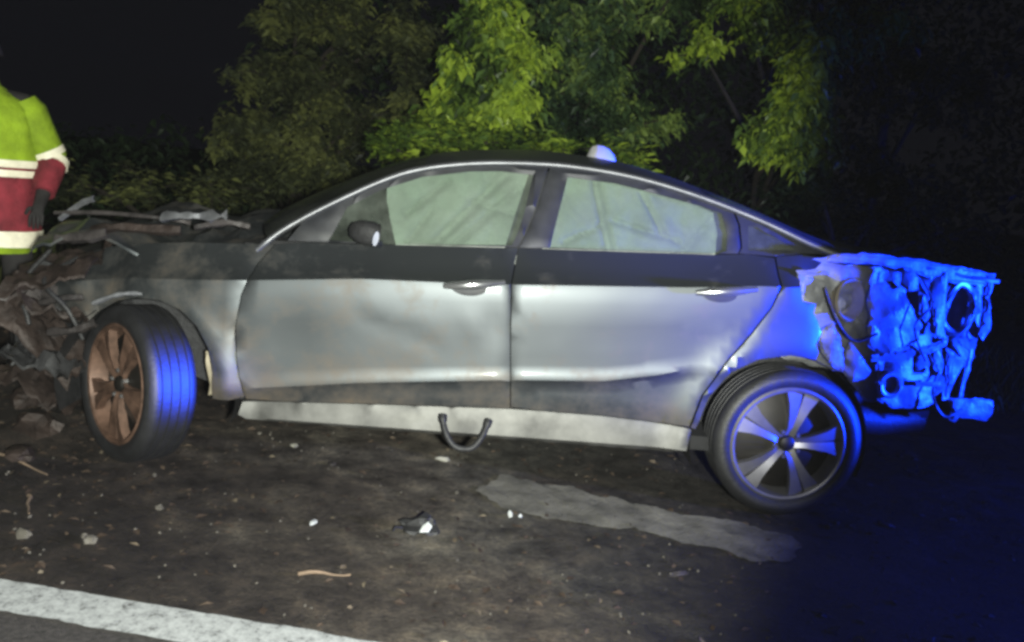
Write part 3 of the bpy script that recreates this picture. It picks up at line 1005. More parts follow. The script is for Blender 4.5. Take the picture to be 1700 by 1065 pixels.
# ------- torn rear corner (bumper and lamp gone, inner sheet metal exposed)
def rp(name, outline, y0, seed, amp=.02, bulge=0, mat=None, t=.012, tilt=0, step=.018, parent=CAR):
    cx = sum(p[0] for p in outline) / len(outline); cz = sum(p[1] for p in outline) / len(outline)
    rx = max(abs(p[0] - cx) for p in outline); rz = max(abs(p[1] - cz) for p in outline)
    fa = seed * 1.7
    def yf(x, z):
        u, v_ = (x - cx) / rx, (z - cz) / rz
        q = (x * math.cos(fa) + z * math.sin(fa)) * 11 + 1.5 * fbm(x * 5, z * 5, seed)
        fold = abs((q % 2.0) - 1.0)                      # sharp pleats like folded sheet
        q2 = (x * math.cos(fa + 1.3) + z * math.sin(fa + 1.3)) * 27 + fbm(x * 9, z * 9, seed)
        return y0 - bulge * .5 * max(0, 1 - abs(u) - abs(v_) * .5) + tilt * (x - cx) - amp * .75 * fold - amp * .15 * abs((q2 % 2.0) - 1.0) + amp * .7 * fbm(x * 5, z * 5, seed, 2)
    rag = [(p[0] + .007 * fbm(p[0] * 22, p[1] * 22, seed), p[1] + .007 * fbm(p[0] * 22, p[1] * 22, seed + 9)) for p in resample(outline, .016)]
    return panel(name, rag, yf, mat or M_inner, parent, t=.004, step=.014, angle=18)

def crumple_x(name, x0, y0, y1, z0, z1, mat):
    V = []; F = []; ny, nz = 26, 16
    for i in range(ny + 1):
        for j in range(nz + 1):
            y = y0 + (y1 - y0) * i / ny; z = z0 + (z1 - z0) * j / nz
            V.append((x0 + .03 * fbm(y * 4, z * 4, 3) - .05 * abs(y) ** 3, y, z))
    for i in range(ny):
        for j in range(nz):
            a = i * (nz + 1) + j
            F.append((a, a + 1, a + nz + 2, a + nz + 1))
    return obj(name, V, F, mat, CAR, 40)

rp('inner_quarter', [(2.62, .62), (2.95, .56), (3.05, .45), (3.30, .46), (3.42, .56), (3.49, .70), (3.49, 1.02), (2.66, 1.03)], -.705, 3, .022, 0, M_inner)
tl = crumple('boot_lid', 2.80, 3.52, -.76, .74, lambda x, y: interp(x, [2.8, 3.1, 3.5], [1.075, 1.075, 1.045]) - .02 * (abs(y) / .73) ** 4, M_paint, 18, 26, .012, 3, 61, .012)
crumple_x('rear_panel', 3.45, -.70, .74, .40, 1.04, M_paint)
rp('boot_side_edge', [(2.70, 1.04), (2.80, 1.035), (2.95, 1.045), (3.13, 1.025), (3.30, .995), (3.50, .985), (3.51, 1.04), (3.3, 1.062), (3.1, 1.078), (2.92, 1.085), (2.80, 1.07)], -.770, 5, .006, .01, M_inner, tilt=.08)
rp('torn_bracket', [(2.655, .975), (2.78, .985), (2.775, 1.0), (2.64, .995)], -.805, 6, .008)
rp('torn_bracket', [(2.655, .855), (2.68, .86), (2.672, .92), (2.685, .975), (2.65, .98)], -.80, 7, .012)
rp('torn_panel', [(2.685, .84), (2.73, .83), (2.80, .85), (2.80, .95), (2.74, .97), (2.69, .95)], -.735, 8, .03, .0, M_inner)
cup = MB()
cup.lathe([(.082, -.03), (.076, -.045), (.066, -.03), (.060, .03), (.030, .05), (.0001, .05)], 28)
cu = cup.build('lamp_socket', M_beige, CAR, 40)
cu.location = (2.885, -.745, .885); cu.scale = (.80, 1, 1.12); cu.rotation_euler = (R(-6), 0, R(10))
rp('torn_panel', [(2.782, .76), (2.83, .785), (2.87, .73), (2.90, .64), (2.905, .585), (2.86, .60), (2.80, .66), (2.78, .71)], -.79, 10, .014, .03, M_inner)
rp('torn_panel', [(2.925, .715), (2.965, .67), (3.03, .60), (3.01, .56), (2.955, .545), (2.915, .58), (2.91, .65)], -.765, 11, .02, .025, M_inner)
rp('torn_panel', [(2.975, .965), (3.06, .975), (3.12, .94), (3.16, .88), (3.235, .80), (3.23, .73), (3.15, .70), (3.07, .66), (3.0, .70), (2.985, .80), (2.965, .90)], -.755, 12, .022, .055, M_inner, tilt=.12)
rp('torn_lump', [(3.085, 1.02), (3.12, 1.04), (3.155, 1.0), (3.165, .955), (3.12, .945), (3.085, .965)], -.79, 13, .02, .03, M_inner)
rp('torn_strip', [(3.175, .95), (3.205, .93), (3.245, .85), (3.225, .82), (3.19, .87)], -.77, 14, .016, .01, M_inner)
rp('lamp_bracket', [(3.225, 1.035), (3.29, 1.035), (3.30, .95), (3.315, .86), (3.335, .76), (3.28, .755), (3.255, .87), (3.235, .95)], -.75, 15, .02, .02, M_inner, tilt=.1)
ring = MB()
path = []
for k in range(29):
    a = 2 * PI * k / 28
    path.append((3.375 + .062 * math.cos(a) + .006 * math.sin(3 * a), -.735 + .01 * math.sin(2 * a), .885 + .105 * math.sin(a)))
ring.tube(path, .016, 7, False)
ring.build('lamp_aperture', M_bare, CAR, 50)
rp('rear_edge_strip', [(3.465, 1.04), (3.505, 1.035), (3.50, .92), (3.53, .80), (3.50, .755), (3.475, .80), (3.48, .93)], -.735, 16, .02, .01, M_inner)
rp('torn_panel', [(3.05, .64), (3.10, .655), (3.20, .66), (3.215, .60), (3.33, .59), (3.345, .47), (3.28, .45), (3.15, .44), (3.08, .47), (3.06, .55)], -.755, 17, .022, .03, M_inner, tilt=.1)
boss = MB()
boss.tube([(3.115 + .042 * math.cos(2 * PI * k / 20), -.785, .545 + .048 * math.sin(2 * PI * k / 20)) for k in range(21)], .013, 7, False)
boss.build('mount_ring', M_bare, CAR, 50)
rp('torn_strip', [(3.21, .572), (3.32, .578), (3.325, .555), (3.21, .548)], -.80, 18, .008, .0, M_inner)
rp('torn_strip', [(3.02, .665), (3.10, .68), (3.28, .735), (3.33, .77), (3.33, .73), (3.25, .69), (3.12, .64), (3.03, .64)], -.775, 19, .014, .015, M_inner)
rp('torn_strip', [(3.27, .72), (3.31, .71), (3.345, .65), (3.34, .60), (3.31, .62), (3.28, .67)], -.76, 20, .016, .015, M_inner)
rp('hanging_strip', [(3.395, .755), (3.47, .765), (3.468, .70), (3.455, .60), (3.452, .50), (3.432, .50), (3.432, .62), (3.445, .70), (3.40, .725)], -.75, 22, .012, .0, M_inner)
rp('hanging_strip', [(3.345, .72), (3.38, .70), (3.40, .60), (3.39, .50), (3.36, .49), (3.37, .60)], -.745, 23, .02, .0, M_inner)
rp('bumper_bracket', [(3.40, .50), (3.52, .505), (3.60, .50), (3.61, .43), (3.585, .41), (3.46, .42), (3.44, .39), (3.42, .40), (3.415, .45)], -.735, 24, .014, .025, M_inner)
# loose wires and a hose hanging out of the torn corner
for q, (pts_, r_) in enumerate([([(2.78, -.77, .93), (2.84, -.80, .80), (2.93, -.79, .72), (3.02, -.80, .76)], .006), ([(3.18, -.78, 1.0), (3.22, -.81, .90), (3.17, -.80, .80), (3.24, -.80, .66)], .005),
                                ([(3.34, -.74, .62), (3.30, -.79, .52), (3.36, -.80, .43), (3.45, -.77, .46)], .006), ([(3.40, -.72, 1.0), (3.44, -.75, .9), (3.42, -.75, .8), (3.48, -.74, .68)], .005)]):
    g = MB(); g.tube(smooth_poly(pts_, False, 5), r_, 6); g.build('wire', M_plastic, CAR, 60)
for q, (pts_, r_) in enumerate([([(-.42, -.60, .80), (-.48, -.72, .66), (-.42, -.78, .52), (-.46, -.74, .36)], .010), ([(-.30, -.62, .78), (-.36, -.78, .70), (-.25, -.82, .60), (-.20, -.80, .48)], .010),
                                ([(-.52, -.40, .70), (-.60, -.50, .50), (-.55, -.62, .34), (-.62, -.66, .22)], .010)]):
    g = MB(); g.tube(smooth_poly(pts_, False, 5), r_, 7); g.build('hose', M_plastic, CAR, 60)
g = MB()
g.tube([(3.0, -.55, .34), (3.2, -.55, .33), (3.4, -.50, .34)], .07, 12)
g.build('silencer', M_plastic, CAR)
g = MB(); g.box((3.05, 0, .45), (.75, 1.15, .20), None, .01); g.build('boot_floor', M_dark, CAR)

# ------------------------------------------------------------------ loose and dangling pieces
CARM = Matrix.Rotation(-0.0174, 4, 'Y')
def carp(x, y, z): return CARM @ Vector((x, y, z))

g = MB()
pts = [(1.258, -.880, .300), (1.262, -.900, .272), (1.283, -.925, .225), (1.312, -.935, .192), (1.352, -.938, .182), (1.390, -.935, .192), (1.420, -.922, .230), (1.436, -.900, .268), (1.444, -.880, .292)]
P = smooth_poly([carp(*p) for p in pts], False, 4)
g.tube(P, [.013 if 3 < i < len(P) - 4 else .018 for i in range(len(P))], 8)
o = g.build('seal_loop', M_plastic, None, 50)
tag(o, 'black U-shaped loop of rubber seal dangling from the sill below the front door', 'rubber strip')

def chunk(name, loc, size, mat, seed, label, cat, rz=0, n=10, tilt=.2):
    x, y = loc
    sx, sy, sz = size
    bm = bmesh.new()
    bmesh.ops.create_icosphere(bm, subdivisions=2, radius=1)
    for v_ in bm.verts:
        k = 1 + .55 * fbm(v_.co.x * 1.4 + seed, v_.co.y * 1.4, v_.co.z * 1.4) 
        v_.co = Vector((v_.co.x * sx * k, v_.co.y * sy * k, v_.co.z * sz * k))
    zmin = min(v_.co.z for v_ in bm.verts)
    me = bpy.data.meshes.new(name)
    bm.to_mesh(me); bm.free()
    me.materials.append(mat)
    o = bpy.data.objects.new(name, me)
    COL.objects.link(o)
    o.location = (x, y, shoulder_h(x, y) - zmin * .75)
    o.rotation_euler = (0, 0, rz)
    return tag(o, label, cat)

# broken black housing with its highlight modelled as a white chip
bk = empty('broken_housing', (1.212, -1.30, shoulder_h(1.212, -1.30)))
tag(bk, 'black broken plastic housing with a painted white highlight lying on the ground below the front door', 'debris')
bm = bmesh.new()
bmesh.ops.create_icosphere(bm, subdivisions=3, radius=1)
for v_ in bm.verts:
    k = 1 + .5 * fbm(v_.co.x * 1.3 + 3, v_.co.y * 1.3, v_.co.z * 1.3, 2) + .18 * fbm(v_.co.x * 5, v_.co.y * 5, v_.co.z * 5, 2)
    c_ = Vector((v_.co.x * .070 * k, v_.co.y * .045 * k, max(-.25, v_.co.z) * (.040 + .02 * v_.co.x) * k))
    if c_.y < -.012 and c_.z > .004: c_.y = -.012 - (c_.y + .012) * -.25 + .015 * abs(c_.x) / .07   # broken-open front
    v_.co = c_ + Vector((0, 0, .011))
me = bpy.data.meshes.new('housing_shell'); bm.to_mesh(me); bm.free(); me.materials.append(M_plastic)
hs_ = bpy.data.objects.new('housing_shell', me); COL.objects.link(hs_); hs_.parent = bk
g = MB()
g.put([(.002, -.045, .012), (.034, -.040, .010), (.046, -.026, .030), (.030, -.020, .044), (.012, -.026, .030), (.026, -.042, .026)], [(0, 1, 5), (1, 2, 5), (2, 3, 5), (3, 4, 5), (4, 0, 5)])
g.build('housing_highlight', M_white, bk, flat=True)
g = MB()
g.tube([(-.062, -.02, .012), (-.085, -.035, .020), (-.092, -.05, .010)], [.006, .005, .004], 6)
g.build('broken_tab', M_plastic, bk)

D = [
 ('plastic_scrap', (1.27, -.50), (.035, .02, .010), M_pale, 'pale plastic scrap on the ground under the dangling seal loop', 'scrap'),
 ('plastic_scrap', (.834, -1.315), (.020, .012, .006), M_white, 'small white scrap lying alone left of the broken black housing', 'scrap'),
 ('glass_crumb', (1.548, -1.117), (.010, .009, .012), M_white, 'left one of two tiny white crumbs right of the broken black housing', 'crumb'),
 ('glass_crumb', (1.588, -1.112), (.008, .007, .008), M_white, 'right one of two tiny white crumbs right of the broken black housing', 'crumb'),
 ('plastic_scrap', (.60, -.50), (.024, .018, .008), M_pale, 'pale flat scrap on the ground under the front door near the front wheel', 'scrap'),
 ('stone', (.18, -1.62), (.022, .017, .014), M_stone, 'light stone on the dark soil just above the white road line', 'stone'),
 ('stone', (.145, -1.585), (.013, .013, .008), M_stone, 'smaller stone touching the light stone above the white road line', 'stone'),
 ('stone', (-.03, -1.617), (.026, .016, .018), M_stone, 'stone at the left edge of the picture above the white road line', 'stone'),
 ('stone', (.29, -1.311), (.016, .013, .010), M_stone, 'single small stone on the ground below the front wheel', 'stone'),
 ('metal_scrap', (3.17, -.86), (.030, .018, .008), M_bare, 'flat metal scrap on the ground right of the rear wheel', 'scrap'),
 ('metal_scrap', (2.122, -1.50), (.040, .012, .008), M_scuff, 'thin bent metal scrap on dark ground below the pale streak', 'scrap'),
 ('plastic_scrap', (.80, -.70), (.022, .014, .006), M_scuff, 'grey scrap on the ground below the sill left of the dangling loop', 'scrap'),
 ('clod', (-.42, -.72), (.09, .06, .05), M_rust, 'large brown clod of soil left of the front wheel', 'clod'),
 ('clod', (-.62, -.35), (.08, .07, .06), M_rust, 'rounded brown clod of soil behind the crushed front corner', 'clod'),
 ('clod', (-.33, -1.02), (.06, .05, .03), M_rust, 'low brown clod of soil in front of the front wheel rim', 'clod'),
]
for i, (nm, loc, size, mat, lab, cat) in enumerate(D):
    o = chunk(nm, loc, size, mat, i * 3.7, lab, cat, i * 1.3)
for i, (p0, p1, lab) in enumerate([((-.17, -1.30), (-.10, -1.44), 'dry twig lying at the left edge of the picture below the wreck'),
                                   ((.86, -1.72), (1.02, -1.69), 'pale dry twig lying above the right end of the white line'),
                                   ((-.50, -.95), (-.20, -1.10), 'long brown twig lying on the soil left of the front wheel')]):
    g = MB()
    a, b = Vector((*p0, 0)), Vector((*p1, 0))
    path = []
    for k in range(7):
        q = a.lerp(b, k / 6) + Vector((.012 * fbm(k * .5, i, 0), .012 * fbm(k * .5, i, 5), 0))
        path.append((q.x, q.y, shoulder_h(q.x, q.y) + .006 + .006 * math.sin(k)))
    g.tube(path, [.007 - .0007 * k for k in range(7)], 6)
    tag(g.build('twig', M_twig, None, 50), lab, 'twig')

# fallen leaves, crumbs and gravel that nobody could count
def leaf_cloud(name, spots, mat, kind=None, label=None, cat=None, parent=None):
    """spots: list of (pos, direction, up, length, width, tone)"""
    V = []; F = []; tones = []
    for p, d, n, L, Wd, tone in spots:
        s = d.cross(n).normalized() * Wd * .5
        n = s.cross(d).normalized()
        o = len(V)
        V += [p, p + d * L * .42 + s + n * L * .06, p + d * L - n * L * .10, p + d * L * .42 - s + n * L * .06, p + d * L * .45 - n * L * .02]
        F += [(o, o + 1, o + 4), (o + 1, o + 2, o + 4), (o, o + 4, o + 3), (o + 3, o + 4, o + 2)]
        tones += [tone] * 5
    me = bpy.data.meshes.new(name)
    me.from_pydata(V, [], F)
    at = me.attributes.new('leaf_tone', 'FLOAT', 'POINT')
    at.data.foreach_set('value', tones)
    me.materials.append(mat)
    o = bpy.data.objects.new(name, me)
    COL.objects.link(o)
    if parent: o.parent = parent
    tag(o, label, cat, None, kind)
    return o

def rdir(rng, z=0):
    a = rng.uniform(0, 2 * PI)
    return Vector((math.cos(a), math.sin(a), z)).normalized()

rng = random.Random(5)
sp = []
while len(sp) < 4200:
    x = rng.uniform(-1.6, 3.9); y = rng.uniform(-2.2, 2.2)
    if y < line_far(x) + .02: continue
    dens = .25 + .75 * max(0, min(1, (.75 - x) / 1.2)) + .25 * fbm(x * 1.4, y * 1.4, 3)
    if rng.random() > dens: continue
    d = rdir(rng, rng.uniform(-.05, .35))
    L = rng.uniform(.012, .045)
    sp.append((Vector((x, y, shoulder_h(x, y) + .003)), d, Vector((rng.uniform(-.5, .5), rng.uniform(-.5, .5), 1)), L, L * rng.uniform(.3, .7), rng.random() ** 1.6))
leaf_cloud('leaf_litter', sp, L_litter, 'stuff', 'brown fallen leaves and crumbs strewn over the dark shoulder', 'leaf litter')
g = MB()
for k in range(600):
    x = rng.uniform(-1.4, 3.8); y = rng.uniform(-2.15, .6)
    if y < line_far(x) + .02: continue
    s = rng.uniform(.002, .007) * (1.8 if rng.random() < .06 else 1)
    c = Vector((x, y, shoulder_h(x, y) + s * .4))
    q = Matrix.Rotation(rng.uniform(0, 6), 3, 'Z') @ Matrix.Rotation(rng.uniform(0, 1), 3, 'X')
    vs = [Vector((1, 0, 0)), Vector((-1, .2, 0)), Vector((0, 1, .1)), Vector((.1, -1, 0)), Vector((0, 0, .8)), Vector((0, 0, -.8))]
    vs = [c + q @ (v_ * s * rng.uniform(.6, 1.3)) for v_ in vs]
    g.put(vs, [(0, 2, 4), (2, 1, 4), (1, 3, 4), (3, 0, 4), (2, 0, 5), (1, 2, 5), (3, 1, 5), (0, 3, 5)])
tag(g.build('gravel', M_stone, flat=True), 'fine pale gravel scattered over the dark shoulder', 'gravel', kind='stuff')

# ------------------------------------------------------------------ hedge and trees
def branch(g, p, d, L, r_, rng, depth, tips, bend=.25):
    path = [p.copy()]; rad = [r_]
    n = 5
    dd = d.normalized()
    for i in range(n):
        dd = (dd + Vector((rng.uniform(-bend, bend), rng.uniform(-bend, bend), rng.uniform(-bend * .5, bend * .6)))).normalized()
        p = p + dd * L / n
        path.append(p.copy()); rad.append(r_ * (1 - .6 * (i + 1) / n))
        if depth > 0 and i >= 1:
            side = Vector((rng.uniform(-1, 1), rng.uniform(-1, 1), rng.uniform(-.1, .7))).normalized()
            branch(g, p, (dd * .5 + side).normalized(), L * rng.uniform(.45, .65), rad[-1] * .6, rng, depth - 1, tips, bend)
        if depth == 0: tips.append(p.copy())
    g.tube(path, rad, 6 if r_ > .012 else 4)
    tips.append(p.copy())

def tree(name, label, cat, base, clumps, mat, seed, leaf=(.06, .11), droop=.5, group=None, trunk_h=None, per=1.9, lean=(0, 0)):
    """clumps: list of (cx, cy, cz, rx, ry, rz, leaves); one crown mesh, one trunk mesh with limbs to every clump"""
    rng = random.Random(seed)
    bz = shoulder_h(base[0], base[1]) - .02
    root = empty(name, (0, 0, 0))
    tag(root, label, cat, group)
    g = MB()
    top = Vector((base[0] + lean[0], base[1] + lean[1], trunk_h or 1.2))
    b0 = Vector((base[0], base[1], bz))
    tp = [b0.lerp(top, t) + Vector((.05 * fbm(t * 3, seed, 0), .05 * fbm(t * 3, seed, 4), 0)) for t in (0, .2, .4, .6, .8, 1)]
    g.tube(tp, [.075, .062, .055, .050, .045, .036], 9)
    sp = []
    for (cx, cy, cz, rx, ry, rz, n) in clumps:
        c = Vector((cx, cy, cz))
        k = min(range(len(tp)), key=lambda i: (tp[i] - c).length + (.6 if tp[i].z > cz else 0))
        s0 = tp[max(1, k - 1)]
        mid = s0.lerp(c, .5) + Vector((rng.uniform(-.1, .1), rng.uniform(-.1, .1), .10))
        g.tube(smooth_poly([s0, mid, c + Vector((0, 0, rz * .3))], False, 4), [.026, .024, .022, .02, .018, .016, .013, .010, .007], 6)
        twigs = []
        for q in range(max(5, int(n / 45))):
            v_ = Vector((rng.gauss(0, 1), rng.gauss(0, 1), rng.gauss(0, 1))).normalized()
            e_ = c + Vector((v_.x * rx, v_.y * ry, v_.z * rz)) * rng.uniform(.55, 1.08)
            s1 = c.lerp(e_, rng.uniform(0, .3)) + Vector((0, 0, .04))
            m1 = s1.lerp(e_, .5) + Vector((rng.uniform(-.05, .05), rng.uniform(-.05, .05), rng.uniform(0, .07)))
            g.tube([s1, m1, e_], [.007, .005, .003], 4, False)
            twigs.append((s1, m1, e_))
        for q in range(int(n * per)):
            a, b_, e_ = twigs[rng.randrange(len(twigs))]
            t = rng.random() ** .6
            p = (a.lerp(b_, t * 2) if t < .5 else b_.lerp(e_, t * 2 - 1)) + Vector((rng.gauss(0, .045), rng.gauss(0, .045), rng.gauss(0, .045)))
            d = (rdir(rng) + Vector((0, 0, -droop * rng.uniform(.2, 1.6)))).normalized()
            L = leaf[0] * .6 + (leaf[1] - leaf[0] * .6) * rng.random() ** 1.4
            nn = Vector((rng.uniform(-.7, .7), rng.uniform(-1.0, .4), 1))
            sp.append((p, d, nn, L, L * rng.uniform(.36, .62), min(1, max(0, rng.gauss(.55, .22) + .75 * fbm(p.x * 2.6, p.y * 2.6, p.z * 2.6, 2)))))
    g.build('trunk', M_bark, root, 50)
    leaf_cloud('crown', sp, mat, parent=root)
    return root

tree('lime_tree', 'bright lime-green leafy tree behind the windscreen and front roof of the car', 'tree', (1.15, 2.55),
     [(1.30, 2.25, 2.25, .34, .35, .30, 1100), (1.18, 2.2, 1.90, .30, .30, .26, 900), (1.45, 2.15, 1.72, .28, .3, .24, 800), (1.05, 2.3, 1.60, .36, .3, .22, 700), (1.55, 2.35, 2.05, .26, .3, .25, 600), (1.35, 2.5, 2.75, .45, .4, .3, 600)],
     L_lime, 1, (.06, .13), .9, trunk_h=2.2)
tree('low_lime_bush', 'low bright green bush showing just over the front of the car roof', 'bush', (.82, 2.0),
     [(.72, 1.75, 1.36, .20, .2, .12, 420), (.98, 1.75, 1.42, .24, .22, .10, 480), (1.28, 1.8, 1.44, .26, .2, .08, 380), (1.5, 1.9, 1.42, .3, .2, .10, 360), (1.9, 2.0, 1.46, .3, .2, .12, 360), (2.3, 2.1, 1.44, .3, .2, .14, 320)],
     L_lime, 2, (.05, .10), -.4, trunk_h=1.1)
tree('dusky_tree', 'dusky olive tree at the left end of the hedge beside the black sky', 'tree', (-.35, 3.9),
     [(-.35, 3.7, 2.35, .42, .4, .34, 800), (-.55, 3.7, 1.85, .42, .4, .36, 800), (-.10, 3.6, 1.75, .42, .4, .40, 900), (-.70, 3.7, 1.35, .42, .4, .30, 800), (-.25, 3.6, 1.25, .42, .4, .30, 700), (.15, 3.7, 2.3, .40, .4, .4, 800), (.25, 3.6, 1.55, .3, .4, .35, 700), (.60, 3.6, 2.25, .36, .4, .42, 800), (.65, 3.5, 1.60, .32, .4, .35, 700), (.4, 3.8, 2.9, .6, .4, .3, 600), (-.95, 3.8, .95, .4, .35, .3, 500), (-.35, 3.5, .95, .4, .3, .25, 500), (.2, 3.4, 1.05, .45, .3, .25, 500)],
     L_dull, 3, (.07, .13), .5, trunk_h=2.0)
tree('green_tree', 'mid-green tree right of the lime tree behind the middle of the roof', 'tree', (2.25, 3.2),
     [(2.05, 2.9, 2.35, .40, .35, .34, 900), (2.25, 2.85, 1.95, .36, .35, .30, 800), (1.95, 2.9, 1.62, .38, .3, .24, 800), (2.35, 2.9, 2.55, .35, .3, .3, 600), (1.75, 3.0, 2.1, .3, .3, .4, 600), (2.30, 2.8, 1.62, .30, .2, .22, 420), (2.6, 3.1, 1.75, .3, .3, .3, 300), (1.7, 3.0, 2.75, .5, .4, .35, 600), (2.7, 3.0, 2.75, .4, .3, .25, 400)],
     L_mid, 4, (.06, .12), .7, trunk_h=2.1)
tree('overhanging_tree', 'tree whose bright leafy bough hangs down above the rear window', 'tree', (3.75, 3.4),
     [(3.37, 1.6, 1.875, .22, .22, .28, 950), (3.25, 1.6, 1.685, .26, .22, .16, 700), (3.50, 1.65, 1.70, .18, .2, .20, 600), (3.50, 2.5, 2.55, .42, .35, .20, 620), (3.05, 2.6, 2.70, .34, .3, .16, 420), (3.85, 2.6, 2.55, .42, .3, .22, 620), (3.30, 2.6, 2.85, .5, .3, .2, 600), (4.25, 2.7, 2.65, .42, .3, .25, 520), (2.95, 2.9, 2.35, .25, .25, .25, 260), (3.9, 2.6, 2.25, .25, .25, .2, 260), (3.39, 1.7, 2.16, .18, .15, .18, 380)],
     L_lime, 5, (.055, .115), .9, trunk_h=2.6)
tree('dim_tree', 'dim sparse tree above the torn rear end of the car', 'tree', (4.75, 3.4),
     [(4.45, 3.0, 2.45, .5, .4, .35, 500), (4.9, 3.0, 2.3, .45, .4, .4, 400), (5.3, 3.2, 2.4, .5, .4, .5, 400), (4.3, 3.0, 2.85, .5, .4, .3, 400), (4.9, 3.2, 1.6, .6, .4, .4, 350), (3.9, 3.0, 1.45, .4, .3, .3, 400)],
     L_dark, 6, (.06, .12), .6, trunk_h=2.4)
tree('dim_bush', 'dim dark bush behind the boot lid at the right', 'bush', (4.2, 2.4),
     [(3.75, 2.1, 1.40, .3, .25, .18, 380), (4.3, 2.2, 1.2, .4, .3, .25, 400), (4.9, 2.4, 1.1, .5, .3, .3, 400)], L_dark, 7, (.05, .10), .3, trunk_h=.9)
tree('roadside_bush', 'low dim bush behind the crushed bonnet near the person', 'bush', (-1.3, 3.2),
     [(-1.35, 3.0, .80, .45, .35, .25, 420), (-.75, 2.8, .85, .45, .3, .22, 420), (-1.9, 3.2, .75, .5, .3, .25, 300)], L_dull, 8, (.05, .10), .1, trunk_h=.6)
rng = random.Random(77)
sp = []
for k in range(30000):
    x = rng.uniform(-1.4, 9) if k < 22000 else rng.uniform(-9, -1.2); y = rng.uniform(4.4, 6.2)
    top = 4.2 + .7 * fbm(x * .8, 0, 3)
    if x < -.3: top = max(1.25 + .5 * fbm(x * .9, 2, 1), 1.0 + (x + 1.4) * 2.6)
    z = rng.uniform(.1, top)
    if fbm(x * 1.1, y, z * 1.1) < -.25: continue
    d = (rdir(rng) + Vector((0, 0, -rng.uniform(0, 1)))).normalized()
    L = rng.uniform(.09, .17)
    sp.append((Vector((x, y, z)), d, Vector((rng.uniform(-.7, .7), rng.uniform(-1, .4), 1)), L, L * .5, rng.random()))
leaf_cloud('far_hedge', sp, L_dark, 'stuff', 'dark mass of hedge foliage behind the nearer trees', 'hedge')
# grass at the foot of the hedge
sp = []
for k in range(5000):
    x = rng.uniform(-3.5, 6); y = rng.uniform(1.35, 3.6)
    L = rng.uniform(.08, .26)
    d = (Vector((rng.gauss(0, .3), rng.gauss(0, .3), 1))).normalized()
    sp.append((Vector((x, y, shoulder_h(x, y) - .005)), d, Vector((rng.uniform(-1, 1), rng.uniform(-1, 1), .2)), L, .012, rng.random()))
leaf_cloud('verge_grass', sp, L_dull, 'stuff', 'dull grass on the verge at the foot of the hedge', 'grass')

